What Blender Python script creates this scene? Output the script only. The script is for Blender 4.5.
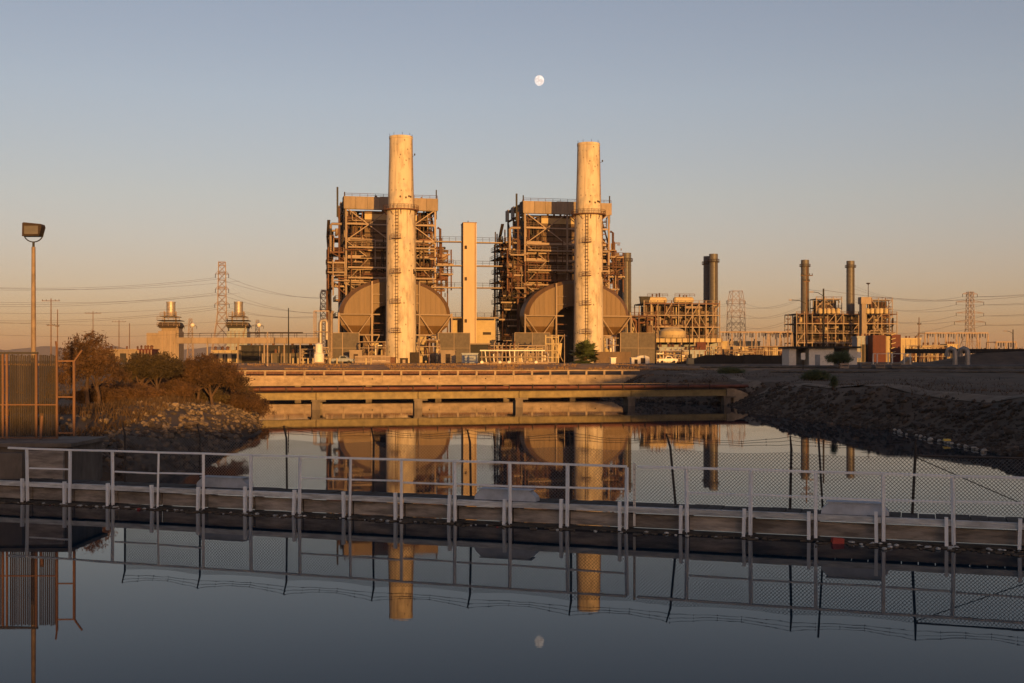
import bpy, bmesh, math, random
from mathutils import Vector, Matrix, Quaternion, noise as mnoise
R = math.radians
for o in list(bpy.data.objects):
    bpy.data.objects.remove(o)
scene = bpy.context.scene
C = scene.collection
rnd = random.Random(7)

# ------------------------------------------------------------------ camera, sky, sun, exposure
F = 1180.0            # focal length in pixels of a 1024 px wide picture
CAMZ = 4.4            # metres above the water
cam_d = bpy.data.cameras.new('camera'); cam = bpy.data.objects.new('camera', cam_d); C.objects.link(cam)
cam.location = (0, 0, CAMZ); cam.rotation_euler = (R(90), 0, 0)
cam_d.sensor_width = 36; cam_d.lens = F / 1024 * 36; cam_d.shift_y = 19.0 / 1024
cam_d.clip_start = 0.3; cam_d.clip_end = 500000
scene.camera = cam
SUN_AZ, SUN_EL = 17.0, 4.0      # behind the camera, to its right
w = bpy.data.worlds.new('World'); scene.world = w; w.use_nodes = True
nt = w.node_tree; bg = nt.nodes['Background']
sky = nt.nodes.new('ShaderNodeTexSky'); sky.sky_type = 'NISHITA'; sky.sun_disc = False
sky.sun_elevation = R(SUN_EL); sky.sun_rotation = R(180 - SUN_AZ)
sky.altitude = 0; sky.air_density = 0.8; sky.dust_density = 1.0; sky.ozone_density = 0.5
wb = nt.nodes.new('ShaderNodeMix'); wb.data_type = 'RGBA'; wb.blend_type = 'MULTIPLY'; wb.inputs[0].default_value = 1.0   # white balance of the evening air
wb.inputs[7].default_value = (0.98, 0.86, 0.97, 1)
nt.links.new(sky.outputs[0], wb.inputs[6])
# hazy evening air: the lowest degrees of the whole sky are a little dimmer and pinker, all the way round
tcw = nt.nodes.new('ShaderNodeTexCoord'); sx = nt.nodes.new('ShaderNodeSeparateXYZ'); nt.links.new(tcw.outputs['Generated'], sx.inputs[0])
hz_ = nt.nodes.new('ShaderNodeMapRange'); hz_.inputs[1].default_value = 0.0; hz_.inputs[2].default_value = 0.3; nt.links.new(sx.outputs['Z'], hz_.inputs[0])
rp = nt.nodes.new('ShaderNodeValToRGB'); nt.links.new(hz_.outputs[0], rp.inputs[0]); els = rp.color_ramp.elements
els[0].position = 0.0; els[0].color = (0.74, 0.66, 0.86, 1); els[1].position = 1.0; els[1].color = (1, 1, 1, 1)
for p_, c_ in ((0.14, (0.75, 0.71, 0.88)), (0.257, (0.80, 0.75, 0.85)), (0.453, (0.91, 0.88, 0.89)), (0.72, (1, 1, 1))):
    e_ = els.new(p_); e_.color = (*c_, 1)
wb2 = nt.nodes.new('ShaderNodeMix'); wb2.data_type = 'RGBA'; wb2.blend_type = 'MULTIPLY'; wb2.inputs[0].default_value = 1.0
nt.links.new(wb.outputs[2], wb2.inputs[6]); nt.links.new(rp.outputs[0], wb2.inputs[7])
nt.links.new(wb2.outputs[2], bg.inputs[0]); bg.inputs[1].default_value = 0.114
sd = bpy.data.lights.new('sun', 'SUN'); sd.energy = 5.0; sd.angle = R(0.5); sd.color = (1.0, 0.475, 0.11)
sun = bpy.data.objects.new('sun', sd); C.objects.link(sun)
sdir = Vector((-math.sin(R(SUN_AZ)), math.cos(R(SUN_AZ)), -math.tan(R(SUN_EL))))
sun.rotation_euler = sdir.to_track_quat('-Z', 'Y').to_euler(); sun.location = (60, -200, 80)
scene.view_settings.view_transform = 'Standard'; scene.view_settings.look = 'None'
scene.view_settings.exposure = 0.7; scene.view_settings.gamma = 1
scene.view_settings.use_curve_mapping = False

# ------------------------------------------------------------------ helpers
def P(px, py, D):
    return Vector(((px - 512) * D / F, D, CAMZ - (py - 360.5) * D / F))
def XW(px, D): return (px - 512) * D / F
def ZW(py, D): return CAMZ - (py - 360.5) * D / F

MATS = {}
def M(name, col, rough=0.75, metal=0.0, var=0.25, scale=1.0, bump=0.0, col2=None, stretch=(1, 1, 1), rand=0.12, lo=0.35, hi=0.65, detail=6.0, world=False, spec=0.4):
    m = bpy.data.materials.new(name); m.use_nodes = True
    n = m.node_tree.nodes; l = m.node_tree.links; b = n['Principled BSDF']
    b.inputs['Roughness'].default_value = rough; b.inputs['Metallic'].default_value = metal
    b.inputs['Specular IOR Level'].default_value = spec
    tc = n.new('ShaderNodeTexCoord'); mp = n.new('ShaderNodeMapping'); mp.inputs['Scale'].default_value = stretch
    if world:
        ge = n.new('ShaderNodeNewGeometry'); l.new(ge.outputs['Position'], mp.inputs[0])
    else:
        l.new(tc.outputs['Object'], mp.inputs[0])
    nz = n.new('ShaderNodeTexNoise'); nz.inputs['Scale'].default_value = scale; nz.inputs['Detail'].default_value = detail
    nz.inputs['Roughness'].default_value = 0.62
    l.new(mp.outputs[0], nz.inputs[0])
    cr = n.new('ShaderNodeValToRGB'); l.new(nz.outputs['Fac'], cr.inputs[0])
    c2 = col2 if col2 else tuple(min(1, c * (1 + var)) for c in col)
    c1 = col if col2 else tuple(c * (1 - var) for c in col)
    cr.color_ramp.elements[0].position = lo; cr.color_ramp.elements[1].position = hi
    cr.color_ramp.elements[0].color = (*c1, 1); cr.color_ramp.elements[1].color = (*c2, 1)
    out = cr.outputs[0]
    if rand:
        oi = n.new('ShaderNodeObjectInfo'); mr = n.new('ShaderNodeMapRange')
        mr.inputs[3].default_value = 1 - rand; mr.inputs[4].default_value = 1 + rand
        l.new(oi.outputs['Random'], mr.inputs[0])
        mx = n.new('ShaderNodeVectorMath'); mx.operation = 'SCALE'
        l.new(out, mx.inputs[0]); l.new(mr.outputs[0], mx.inputs['Scale']); out = mx.outputs[0]
    l.new(out, b.inputs['Base Color'])
    if bump:
        bp = n.new('ShaderNodeBump'); bp.inputs['Strength'].default_value = bump; bp.inputs['Distance'].default_value = 0.05
        l.new(nz.outputs['Fac'], bp.inputs['Height']); l.new(bp.outputs[0], b.inputs['Normal'])
    MATS[name] = m
    return m

class MB:
    def __init__(s): s.v = []; s.f = []; s.mi = []; s.cur = 0
    def add(s, vs, fs):
        k = len(s.v); s.v += [tuple(v) for v in vs]; s.f += [tuple(i + k for i in f) for f in fs]; s.mi += [s.cur] * len(fs)
    def box(s, c, d, rz=0.0):
        x, y, z = c; a, b, e = d[0] / 2, d[1] / 2, d[2] / 2; cs, sn = math.cos(rz), math.sin(rz)
        vs = []
        for dz in (-e, e):
            for dx, dy in ((-a, -b), (a, -b), (a, b), (-a, b)):
                vs.append((x + dx * cs - dy * sn, y + dx * sn + dy * cs, z + dz))
        s.add(vs, [(3, 2, 1, 0), (4, 5, 6, 7), (0, 1, 5, 4), (1, 2, 6, 5), (2, 3, 7, 6), (3, 0, 4, 7)])
    def b2(s, x0, x1, y0, y1, z0, z1): s.box(((x0 + x1) / 2, (y0 + y1) / 2, (z0 + z1) / 2), (x1 - x0, y1 - y0, z1 - z0))
    def tube(s, pts, rs, n=8, cap=True):
        pts = [Vector(p) for p in pts]
        if not isinstance(rs, (list, tuple)): rs = [rs] * len(pts)
        rings = []; prev = None
        for i, p in enumerate(pts):
            t = (pts[min(i + 1, len(pts) - 1)] - pts[max(i - 1, 0)]).normalized()
            if prev is None:
                a = t.cross(Vector((0, 0, 1)))
                if a.length < 0.05: a = t.cross(Vector((0, 1, 0)))
                a.normalize()
            else:
                a = prev - t * prev.dot(t); a.normalize()
            prev = a; b = t.cross(a)
            rings.append([p + (a * math.cos(2 * math.pi * k / n) + b * math.sin(2 * math.pi * k / n)) * rs[i] for k in range(n)])
        vs = [q for r in rings for q in r]; fs = []
        for i in range(len(rings) - 1):
            for k in range(n):
                fs.append((i * n + k, i * n + (k + 1) % n, (i + 1) * n + (k + 1) % n, (i + 1) * n + k))
        if cap: fs.append(tuple(range(n))[::-1]); fs.append(tuple((len(rings) - 1) * n + k for k in range(n)))
        s.add(vs, fs)
    def lathe(s, prof, n=32, c=(0, 0, 0), cap=True):
        vs = []; fs = []
        for r, z in prof:
            for k in range(n):
                a = 2 * math.pi * k / n; vs.append((c[0] + r * math.cos(a), c[1] + r * math.sin(a), c[2] + z))
        for i in range(len(prof) - 1):
            for k in range(n):
                fs.append((i * n + k, i * n + (k + 1) % n, (i + 1) * n + (k + 1) % n, (i + 1) * n + k))
        if cap: fs.append(tuple(range(n))[::-1]); fs.append(tuple((len(prof) - 1) * n + k for k in range(n)))
        s.add(vs, fs)
    def prism(s, poly, y0, y1):      # polygon in x,z extruded along y
        n = len(poly); vs = [(x, y0, z) for x, z in poly] + [(x, y1, z) for x, z in poly]
        fs = [tuple(range(n)), tuple(range(2 * n - 1, n - 1, -1))]
        fs += [(k, n + k, n + (k + 1) % n, (k + 1) % n) for k in range(n)]
        s.add(vs, fs)
    def quad(s, a, b, c, d): s.add([a, b, c, d], [(0, 1, 2, 3)])
    def rail(s, a, b, h=1.1, step=2.0, r=0.05, mid=True):
        a = Vector(a); b = Vector(b); L = (b - a).length; n = max(1, int(round(L / step)))
        up = Vector((0, 0, h))
        s.tube([a + up, b + up], r, 4)
        if mid: s.tube([a + up * 0.5, b + up * 0.5], r * 0.8, 4)
        for i in range(n + 1):
            q = a.lerp(b, i / n); s.tube([q, q + up], r, 4)
    def mesh(s, name, mats, smooth=None):
        me = bpy.data.meshes.new(name); me.from_pydata(s.v, [], s.f)
        for m in (mats if isinstance(mats, (list, tuple)) else [mats]): me.materials.append(m)
        if any(s.mi): me.polygons.foreach_set('material_index', s.mi)
        if smooth:
            me.shade_smooth(); me.set_sharp_from_angle(angle=R(smooth))
        me.update(); return me
    def build(s, name, mats, parent=None, smooth=None, loc=None):
        o = bpy.data.objects.new(name, s.mesh(name, mats, smooth)); C.objects.link(o)
        if parent: o.parent = parent
        if loc: o.location = loc
        return o

def tag(o, label=None, cat=None, group=None, kind=None):
    if label: o['label'] = label
    if cat: o['category'] = cat
    if group: o['group'] = group
    if kind: o['kind'] = kind
    return o
def thing(name, label, cat, loc=(0, 0, 0), rz=0.0, group=None):
    o = bpy.data.objects.new(name, None); C.objects.link(o); o.location = loc; o.rotation_euler = (0, 0, rz)
    o.empty_display_size = 0.5
    return tag(o, label, cat, group)
def copy_tree(o, parent=None):
    c = o.copy(); C.objects.link(c)
    if parent: c.parent = parent
    for ch in list(o.children): copy_tree(ch, c)
    return c

UNIT = {}
def unit_mesh(mat):
    if mat.name not in UNIT:
        mb = MB(); mb.box((0, 0, 0.5), (1, 1, 1)); UNIT[mat.name] = mb.mesh('bar', mat)
    return UNIT[mat.name]
def bar(name, p0, p1, w_, d_, mat, parent):
    """one straight member between two points; all members of a material share one mesh"""
    p0 = Vector(p0); p1 = Vector(p1); o = bpy.data.objects.new(name, unit_mesh(mat)); C.objects.link(o)
    if parent: o.parent = parent
    v = p1 - p0; o.location = p0
    if abs(v.x) < 1e-4 and abs(v.y) < 1e-4:
        q = Quaternion() if v.z > 0 else Quaternion((1, 0, 0), math.pi)
    else: q = v.to_track_quat('Z', 'Y')
    o.rotation_mode = 'QUATERNION'; o.rotation_quaternion = q; o.scale = (w_, d_, v.length)
    return o
def blk(name, x0, x1, y0, y1, z0, z1, mat, parent):
    mb = MB(); mb.b2(x0, x1, y0, y1, z0, z1); return mb.build(name, mat, parent)

# ------------------------------------------------------------------ materials
concrete = M('chimney_concrete', (0.29, 0.24, 0.175), 0.85, scale=0.55, stretch=(1, 1, 0.35), bump=0.1, rand=0.0, lo=0.34, hi=0.52, col2=(0.48, 0.415, 0.315), detail=8)
def weather(m):
    """soot runs below the rim, grey patch repairs and rust runs on the shaft"""
    n = m.node_tree.nodes; l = m.node_tree.links; b = n['Principled BSDF']; src = b.inputs['Base Color'].links[0].from_socket
    tc = n.new('ShaderNodeTexCoord')
    def layer(src, scale, stretch, lo, hi, colr, amt, kind='n'):
        mp = n.new('ShaderNodeMapping'); mp.inputs['Scale'].default_value = stretch; l.new(tc.outputs['Object'], mp.inputs[0])
        if kind == 'n': t = n.new('ShaderNodeTexNoise'); t.inputs['Detail'].default_value = 5; o_ = t.outputs['Fac']
        else: t = n.new('ShaderNodeTexVoronoi'); o_ = t.outputs['Distance']
        t.inputs['Scale'].default_value = scale; l.new(mp.outputs[0], t.inputs[0])
        mr = n.new('ShaderNodeMapRange'); mr.inputs[1].default_value = lo; mr.inputs[2].default_value = hi; mr.inputs[3].default_value = amt if kind == 'v' else 0; mr.inputs[4].default_value = 0 if kind == 'v' else amt; l.new(o_, mr.inputs[0])
        mx = n.new('ShaderNodeMix'); mx.data_type = 'RGBA'; l.new(mr.outputs[0], mx.inputs[0]); l.new(src, mx.inputs[6]); mx.inputs[7].default_value = (*colr, 1); return mx.outputs[2]
    src = layer(src, 1.0, (1.3, 1.3, 0.05), 0.54, 0.72, (0.13, 0.10, 0.075), 0.75)
    src = layer(src, 1.0, (0.5, 0.5, 0.3), 0.55, 0.68, (0.30, 0.285, 0.26), 0.6)
    src = layer(src, 0.75, (1, 1, 0.8), 0.10, 0.2, (0.10, 0.075, 0.055), 0.8, 'v')
    l.new(src, b.inputs['Base Color'])
weather(concrete)
bconc = M('bridge_concrete', (0.26, 0.20, 0.14), 0.85, var=0.28, scale=0.8, bump=0.15, stretch=(1, 1, 2.0), rand=0.05)
oldconc = M('old_concrete', (0.13, 0.108, 0.09), 0.9, var=0.35, scale=1.3, bump=0.3, stretch=(1, 1, 0.4))
girderp = M('girder_paint', (0.15, 0.115, 0.05), 0.6, var=0.3, scale=1.5)
redpipe = M('dark_red_pipe', (0.085, 0.028, 0.02), 0.6, var=0.35, scale=1.2)
steel = M('tan_steel', (0.22, 0.165, 0.125), 0.65, var=0.25, scale=3.0, rand=0.22)
rust = M('rusty_steel', (0.095, 0.045, 0.028), 0.8, var=0.4, scale=3.0, rand=0.35)
dark = M('dark_steel', (0.013, 0.012, 0.011), 0.7, var=0.3, scale=2.0, rand=0.2)
brown = M('brown_steel', (0.03, 0.019, 0.014), 0.8, var=0.4, scale=2.0, rand=0.4)
pale = M('pale_cladding', (0.21, 0.165, 0.125), 0.7, var=0.15, scale=0.7, stretch=(1, 1, 0.3))
casing = M('boiler_casing', (0.10, 0.063, 0.038), 0.7, var=0.3, scale=0.8, stretch=(1, 1, 0.3))
ductm = M('duct_steel', (0.105, 0.062, 0.03), 0.55, var=0.22, scale=0.7, stretch=(1.6, 1, 0.16), rand=0.05, lo=0.3, hi=0.7)
slab = M('tower_cladding', (0.36, 0.28, 0.185), 0.8, scale=0.5, rand=0.0, stretch=(1, 1, 0.12), col2=(0.42, 0.335, 0.23), lo=0.3, hi=0.6)
yellowb = M('cream_wall', (0.36, 0.29, 0.17), 0.8, var=0.1, scale=0.6)
screenm = M('brown_screen', (0.085, 0.072, 0.06), 0.8, var=0.18, scale=1.2)
alum = M('stack_cladding', (0.09, 0.086, 0.086), 0.55, metal=0.1, var=0.2, scale=0.9, stretch=(1, 1, 2.5), rand=0.05)
silver = M('silver_pipe', (0.30, 0.27, 0.245), 0.5, metal=0.45, var=0.15, scale=1.5)
white = M('white_paint', (0.6, 0.56, 0.5), 0.6, var=0.1, scale=2.0)
bluegrey = M('blue_grey_paint', (0.20, 0.23, 0.27), 0.6, var=0.2, scale=1.0)
redm = M('red_cladding', (0.065, 0.011, 0.008), 0.7, var=0.25, scale=0.8)
railp = M('rail_paint', (0.40, 0.31, 0.26), 0.5, scale=7.0, rand=0.06, col2=(0.76, 0.79, 0.82), lo=0.30, hi=0.40)
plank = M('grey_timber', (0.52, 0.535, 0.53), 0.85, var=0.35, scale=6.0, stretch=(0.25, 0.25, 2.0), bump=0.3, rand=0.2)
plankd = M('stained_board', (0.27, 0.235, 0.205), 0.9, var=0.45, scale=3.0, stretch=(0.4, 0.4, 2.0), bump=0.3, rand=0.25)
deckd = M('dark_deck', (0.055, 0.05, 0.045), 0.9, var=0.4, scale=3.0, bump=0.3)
fencep = M('dark_fence_post', (0.035, 0.03, 0.028), 0.7, var=0.3, scale=6.0)
wirem = M('galvanised_wire', (0.12, 0.11, 0.10), 0.5, metal=0.4, var=0.2, scale=5.0, rand=0)
greybox = M('grey_plastic', (0.40, 0.44, 0.50), 0.6, var=0.15, scale=3.0)
postrust = M('rusty_post', (0.14, 0.072, 0.04), 0.7, var=0.35, scale=4.0)
greenmesh = M('green_slats', (0.035, 0.026, 0.017), 0.8, var=0.3, scale=2.5, stretch=(1, 1, 0.2))
wood = M('pole_wood', (0.12, 0.075, 0.05), 0.9, var=0.35, scale=3.0, stretch=(1, 1, 0.2), rand=0.2)
lattice = M('lattice_steel', (0.22, 0.16, 0.13), 0.6, var=0.2, scale=2.0)
cable = M('cable', (0.06, 0.05, 0.05), 0.6, var=0.1, rand=0)
rock = M('rock', (0.066, 0.05, 0.038), 0.92, var=0.4, scale=2.2, bump=0.6, rand=0.4)
rockp = M('pale_rock', (0.16, 0.122, 0.088), 0.92, var=0.4, scale=2.2, bump=0.6, rand=0.35)
blackt = M('black_screen', (0.022, 0.02, 0.02), 0.9, var=0.2, scale=1.0)
leaf_dry = M('dry_leaf', (0.026, 0.014, 0.007), 0.8, var=0.5, scale=0.9, rand=0.25, col2=(0.085, 0.045, 0.02))
leaf_olive = M('olive_leaf', (0.025, 0.018, 0.008), 0.8, var=0.4, scale=0.9, rand=0.25, col2=(0.07, 0.05, 0.02))
leaf_green = M('green_leaf', (0.028, 0.045, 0.015), 0.7, var=0.4, scale=1.5, rand=0.1, col2=(0.07, 0.09, 0.03))
bark = M('bark', (0.065, 0.04, 0.028), 0.9, var=0.4, scale=4.0, stretch=(1, 1, 0.3))
drygrass = M('dry_grass', (0.055, 0.034, 0.018), 0.9, var=0.4, scale=0.5, world=True, rand=0)
litw = M('litter_white', (0.5, 0.5, 0.48), 0.6, var=0.3, scale=9.0); litr = M('litter_red', (0.35, 0.05, 0.04), 0.6)
litb = M('litter_brown', (0.11, 0.085, 0.06), 0.9, var=0.5, scale=8.0)
yellowm = M('yellow_plastic', (0.55, 0.40, 0.08), 0.6)
pipegrey = M('grey_pipeline', (0.075, 0.075, 0.075), 0.6)
suncatch_grass = M('suncatch_weeds', (0.14, 0.08, 0.035), 0.9, scale=0.4, world=True, rand=0, col2=(0.26, 0.165, 0.08))
glassd = M('dark_window', (0.03, 0.035, 0.04), 0.15, var=0.1)

# ------------------------------------------------------------------ terrain, water, hills
def lerp_tab(t, x):
    if x <= t[0][0]: return t[0][1]
    for (a, va), (b, vb) in zip(t, t[1:]):
        if x <= b: return va + (vb - va) * (x - a) / (b - a)
    return t[-1][1]
def sm(a, b, x):
    t = max(0.0, min(1.0, (x - a) / (b - a))); return t * t * (3 - 2 * t)
XL = [(3, -21), (20, -20), (34, -18.5), (39, -14.6), (47, -13), (65, -15), (77, -16.5), (95, -21), (106, -25), (130, -38), (172, -52)]
XR = [(3, 30), (25, 25), (55, 23.2), (72, 23.8), (87, 21), (100, 19.7), (117, 21.5), (128, 14), (142, 10.5), (156, 12), (172, 12)]
K = math.tan(R(SUN_EL)) / math.cos(R(SUN_AZ)); TA = math.tan(R(SUN_AZ))
HOCC = [(-400, 5.2), (18, 5.2), (30, 6.4), (45, 9.6), (60, 13), (85, 18.5), (108, 24.3), (130, 25), (140, 25.5), (180, 30), (264, 37), (420, 37), (700, 22), (1500, 8)]  # crest profile of the added unseen ridge, shaped to the wanted shadow edge
def fbm(x, y, s, o=4):
    return mnoise.fractal(Vector((x * s, y * s, 3.7)), 1.0, 2.0, o)
def height(x, y):
    xl = lerp_tab(XL, y); xr = lerp_tab(XR, y)
    wob = 0.9 * fbm(x, y, 0.22, 3)
    s = max(xl - x + wob, x - xr + wob, y - 162, 4 - y)
    if s < 0: return max(-1.6, s * 0.7)
    right = x > (xl + xr) / 2
    if right:
        top = 2.3 * sm(0, 6.5, s) + 0.25 * sm(6, 25, s) + 0.55 * sm(105, 185, y)
        # levee berm on the far right
        top += 2.7 * math.exp(-((y - 232) / 9.0) ** 2) * sm(78, 96, x)
        bumps = 0.12 * fbm(x, y, 0.5) + 0.28 * sm(2, 5, s) * fbm(x, y, 0.12, 3) * (1 - sm(160, 190, y))
    else:
        top = 1.55 * (1 - math.exp(-s / 1.9)) + 1.9 * sm(75, 170, y) + 0.3 * sm(6, 20, s)
        top += 0.55 * math.exp(-((x + 19.5) / 4.5) ** 2 - ((y - 66) / 10) ** 2)
        bumps = 0.16 * fbm(x, y, 0.6) + 0.15 * fbm(x, y, 0.15, 3)
    g = sm(206, 246, y) if (right and x > 16) else sm(160, 169, y)
    if right and 8 < x <= 30: g = g + (sm(160, 169, y) - g) * (1 - sm(16, 30, x))
    z = (top + bumps * sm(0, 2, s)) * (1 - g) + (3.1 + 0.62 * sm(170, 177, y) + max(0, top - 3.1) * (1 if right else 0)) * g
    n = sm(10, -2, y)                      # levee under the camera, and an added unseen ridge behind it that shades the foreground
    zn = 2.8 * sm(4, -3, y)
    if y < -8:
        hr = lerp_tab(HOCC, x + TA * y) - y * K + 0.7 * fbm(x, y, 0.045, 4)
        zn = zn + (hr - zn) * sm(-8, -40, y)
        zn = zn + (3.0 - zn) * sm(-48, -130, y)
    if y < 4: z = zn
    elif abs(x) > 18: z = max(z * sm(4, 14, y), 2.0 * sm(0, 6, s)) if s > 0 else z
    return z
def axis(lo, hi, step, far):
    a = []; v = lo
    while v <= hi: a.append(v); v += step
    d = step; v = hi
    while v < far[1]: d *= 1.35; v += d; a.append(v)
    d = step; v = lo; pre = []
    while v > far[0]: d *= 1.35; v -= d; pre.append(v)
    return pre[::-1] + a
gx = axis(-62, 72, 1.0, (-7000, 7000)); gy = axis(-60, 250, 1.4, (-900, 10500))
mb = MB()
mb.v = [(x, y, height(x, y)) for y in gy for x in gx]
nx = len(gx)
mb.f = [(j * nx + i, j * nx + i + 1, (j + 1) * nx + i + 1, (j + 1) * nx + i) for j in range(len(gy) - 1) for i in range(nx - 1)]
mb.mi = [0] * len(mb.f)
# earth: dry tan dirt with darker stony patches
dirt = M('dirt', (0.04, 0.027, 0.017), 0.95, scale=0.35, bump=0.8, col2=(0.115, 0.075, 0.046), world=True, rand=0, detail=9, lo=0.3, hi=0.7)
ground = mb.build('ground', dirt, smooth=60); tag(ground, kind='structure')

mw = bpy.data.materials.new('water'); mw.use_nodes = True
n = mw.node_tree.nodes; l = mw.node_tree.links; b = n['Principled BSDF']
b.inputs['Base Color'].default_value = (0.004, 0.017, 0.03, 1); b.inputs['Roughness'].default_value = 0.015; b.inputs['IOR'].default_value = 1.14
ge = n.new('ShaderNodeNewGeometry')
mp1 = n.new('ShaderNodeMapping'); mp1.inputs['Scale'].default_value = (0.45, 1.6, 1); mp1.inputs['Rotation'].default_value = (0, 0, R(-8))
l.new(ge.outputs['Position'], mp1.inputs[0])
w1 = n.new('ShaderNodeTexNoise'); w1.inputs['Scale'].default_value = 1.2; w1.inputs['Detail'].default_value = 3; l.new(mp1.outputs[0], w1.inputs[0])
# breeze patches: wind ripples only on parts of the surface
mp2 = n.new('ShaderNodeMapping'); mp2.inputs['Scale'].default_value = (0.02, 0.05, 1); l.new(ge.outputs['Position'], mp2.inputs[0])
w2 = n.new('ShaderNodeTexNoise'); w2.inputs['Scale'].default_value = 1.0; w2.inputs['Detail'].default_value = 2; l.new(mp2.outputs[0], w2.inputs[0])
mr = n.new('ShaderNodeMapRange'); mr.inputs[1].default_value = 0.42; mr.inputs[2].default_value = 0.62; mr.inputs[3].default_value = 0.15; mr.inputs[4].default_value = 1.0
l.new(w2.outputs['Fac'], mr.inputs[0])
bp = n.new('ShaderNodeBump'); bp.inputs['Distance'].default_value = 0.0022
sxy = n.new('ShaderNodeSeparateXYZ'); l.new(ge.outputs['Position'], sxy.inputs[0])
calm = n.new('ShaderNodeMapRange'); calm.inputs[1].default_value = 26; calm.inputs[2].default_value = 70; calm.inputs[3].default_value = 0.3; calm.inputs[4].default_value = 1.0; l.new(sxy.outputs['Y'], calm.inputs[0])   # sheltered side of the weir is calmer
mlt = n.new('ShaderNodeMath'); mlt.operation = 'MULTIPLY'; l.new(mr.outputs[0], mlt.inputs[0]); l.new(calm.outputs[0], mlt.inputs[1])
l.new(mlt.outputs[0], bp.inputs['Strength']); l.new(w1.outputs['Fac'], bp.inputs['Height']); l.new(bp.outputs[0], b.inputs['Normal'])
mb = MB(); mb.quad((-110, -15, 0), (110, -15, 0), (110, 185, 0), (-110, 185, 0))
tag(mb.build('water', mw), kind='structure')

hillm = M('hill_scrub', (0.06, 0.055, 0.05), 0.95, scale=0.002, world=True, rand=0)
mb = MB(); hp = []
for i in range(141):
    x = -6500 + i * 55; t = (x + 6500) / 7700
    h = (60 + 120 * (0.5 + 0.5 * fbm(x, 0, 0.0007, 4)) + 26 * fbm(x, 9, 0.004, 3)) * (1 - 0.75 * sm(0.45, 0.8, t))
    hp.append((x, 9000 + 700 * fbm(x, 3, 0.0004, 2), h))
vs = []; fs = []
for x, y, h in hp:
    vs += [(x, y - 900, -5), (x, y - 350, h * 0.55), (x, y, h), (x, y + 1500, -5)]
for i in range(140):
    for k in range(3): fs.append((i * 4 + k, i * 4 + 4 + k, i * 4 + 5 + k, i * 4 + 1 + k))
mb.add(vs, fs); tag(mb.build('hills', hillm, smooth=80), kind='structure')

# dirt road along the top of the right bank
roadm = M('dirt_road', (0.10, 0.075, 0.053), 0.95, scale=0.6, world=True, rand=0, col2=(0.20, 0.15, 0.105), bump=0.4)
mb = MB(); prev = None
path = [(33, 46), (30.5, 60), (29, 74), (27.5, 90), (25.8, 104), (24.5, 119), (24.5, 140), (22, 158)]
pts = []
for (a, bb) in zip(path, path[1:]):
    for i in range(8):
        t = i / 8; pts.append((a[0] + (bb[0] - a[0]) * t, a[1] + (bb[1] - a[1]) * t))
for x, y in pts:
    row = []
    for k in range(5):
        xx = x - 0.8 + k * 0.4; row.append((xx, y, height(xx, y) + 0.05))
    if prev:
        for k in range(4): mb.quad(prev[k], prev[k + 1], row[k + 1], row[k])
    prev = row
tag(mb.build('dirt_road', roadm, smooth=60), kind='structure')

# rip-rap: single rocks are parts of the ground, the small rubble is one mass
def rock_mesh(name, seed, mat):
    bm = bmesh.new(); bmesh.ops.create_icosphere(bm, subdivisions=1, radius=1.0)
    rr = random.Random(seed); off = Vector((rr.uniform(0, 50), rr.uniform(0, 50), rr.uniform(0, 50)))
    for v in bm.verts:
        k = 1 + 0.45 * mnoise.noise(v.co * 1.3 + off); v.co = Vector((v.co.x * k, v.co.y * k * 0.85, v.co.z * k * 0.62))
    me = bpy.data.meshes.new(name); bm.to_mesh(me); bm.free(); me.materials.append(mat); return me
RK = [rock_mesh('rock', i, rock) for i in range(6)]; RKP = [rock_mesh('rock', i + 40, rockp) for i in range(4)]
def put_rock(x, y, s, meshes):
    o = bpy.data.objects.new('rock', rnd.choice(meshes)); C.objects.link(o); o.parent = ground
    o.location = (x, y, height(x, y) + 0.1 * s); o.scale = (s, s * rnd.uniform(0.7, 1.2), s * rnd.uniform(0.7, 1.1))
    o.rotation_euler = (rnd.uniform(-.4, .4), rnd.uniform(-.4, .4), rnd.uniform(0, 6.3))
cnt = 0
for i in range(185):                        # right bank
    y = 42 + 70 * rnd.random() ** 1.4; x = lerp_tab(XR, y) + rnd.uniform(-0.3, 4.6)
    put_rock(x, y, 0.17 + 0.38 * rnd.random() ** 2.2, RK)
for i in range(95):                        # left bank
    y = rnd.uniform(43, 92); x = lerp_tab(XL, y) - rnd.uniform(-0.2, 4.5)
    put_rock(x, y, rnd.uniform(0.13, 0.3), RKP if rnd.random() < 0.5 else RK)
def rubble(name, n_, fn, mats, smin, smax):
    mb = MB(); base = []
    for k in range(6):
        bm = bmesh.new(); bmesh.ops.create_icosphere(bm, subdivisions=1, radius=1.0); off = Vector((k * 7.1, 2, k * 3.3))
        base.append(([v.co * (1 + 0.5 * mnoise.noise(v.co * 1.4 + off)) for v in bm.verts], [tuple(v.index for v in f.verts) for f in bm.faces])); bm.free()
    for i in range(n_):
        x, y = fn(); s = rnd.uniform(smin, smax); z = height(x, y); vs, fs = rnd.choice(base); rot = Matrix.Rotation(rnd.uniform(0, 6.3), 3, 'Z') @ Matrix.Rotation(rnd.uniform(-.5, .5), 3, 'X')
        mb.cur = rnd.randrange(len(mats))
        mb.add([Vector((x, y, z)) + (rot @ v) * s * 1.0 for v in vs], fs)
    o = mb.build(name, mats, ground); o['kind'] = 'stuff'; return o
def rb():
    y = 30 + 125 * rnd.random(); return lerp_tab(XR, y) + rnd.uniform(-0.6, 1) + 4.5 * rnd.random() ** 1.5, y
def lb():
    y = rnd.uniform(41, 104); return lerp_tab(XL, y) - abs(rnd.gauss(0, 3.0)) + 0.4, y
rubble('rubble', 4200, rb, [rock], 0.05, 0.22)
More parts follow.
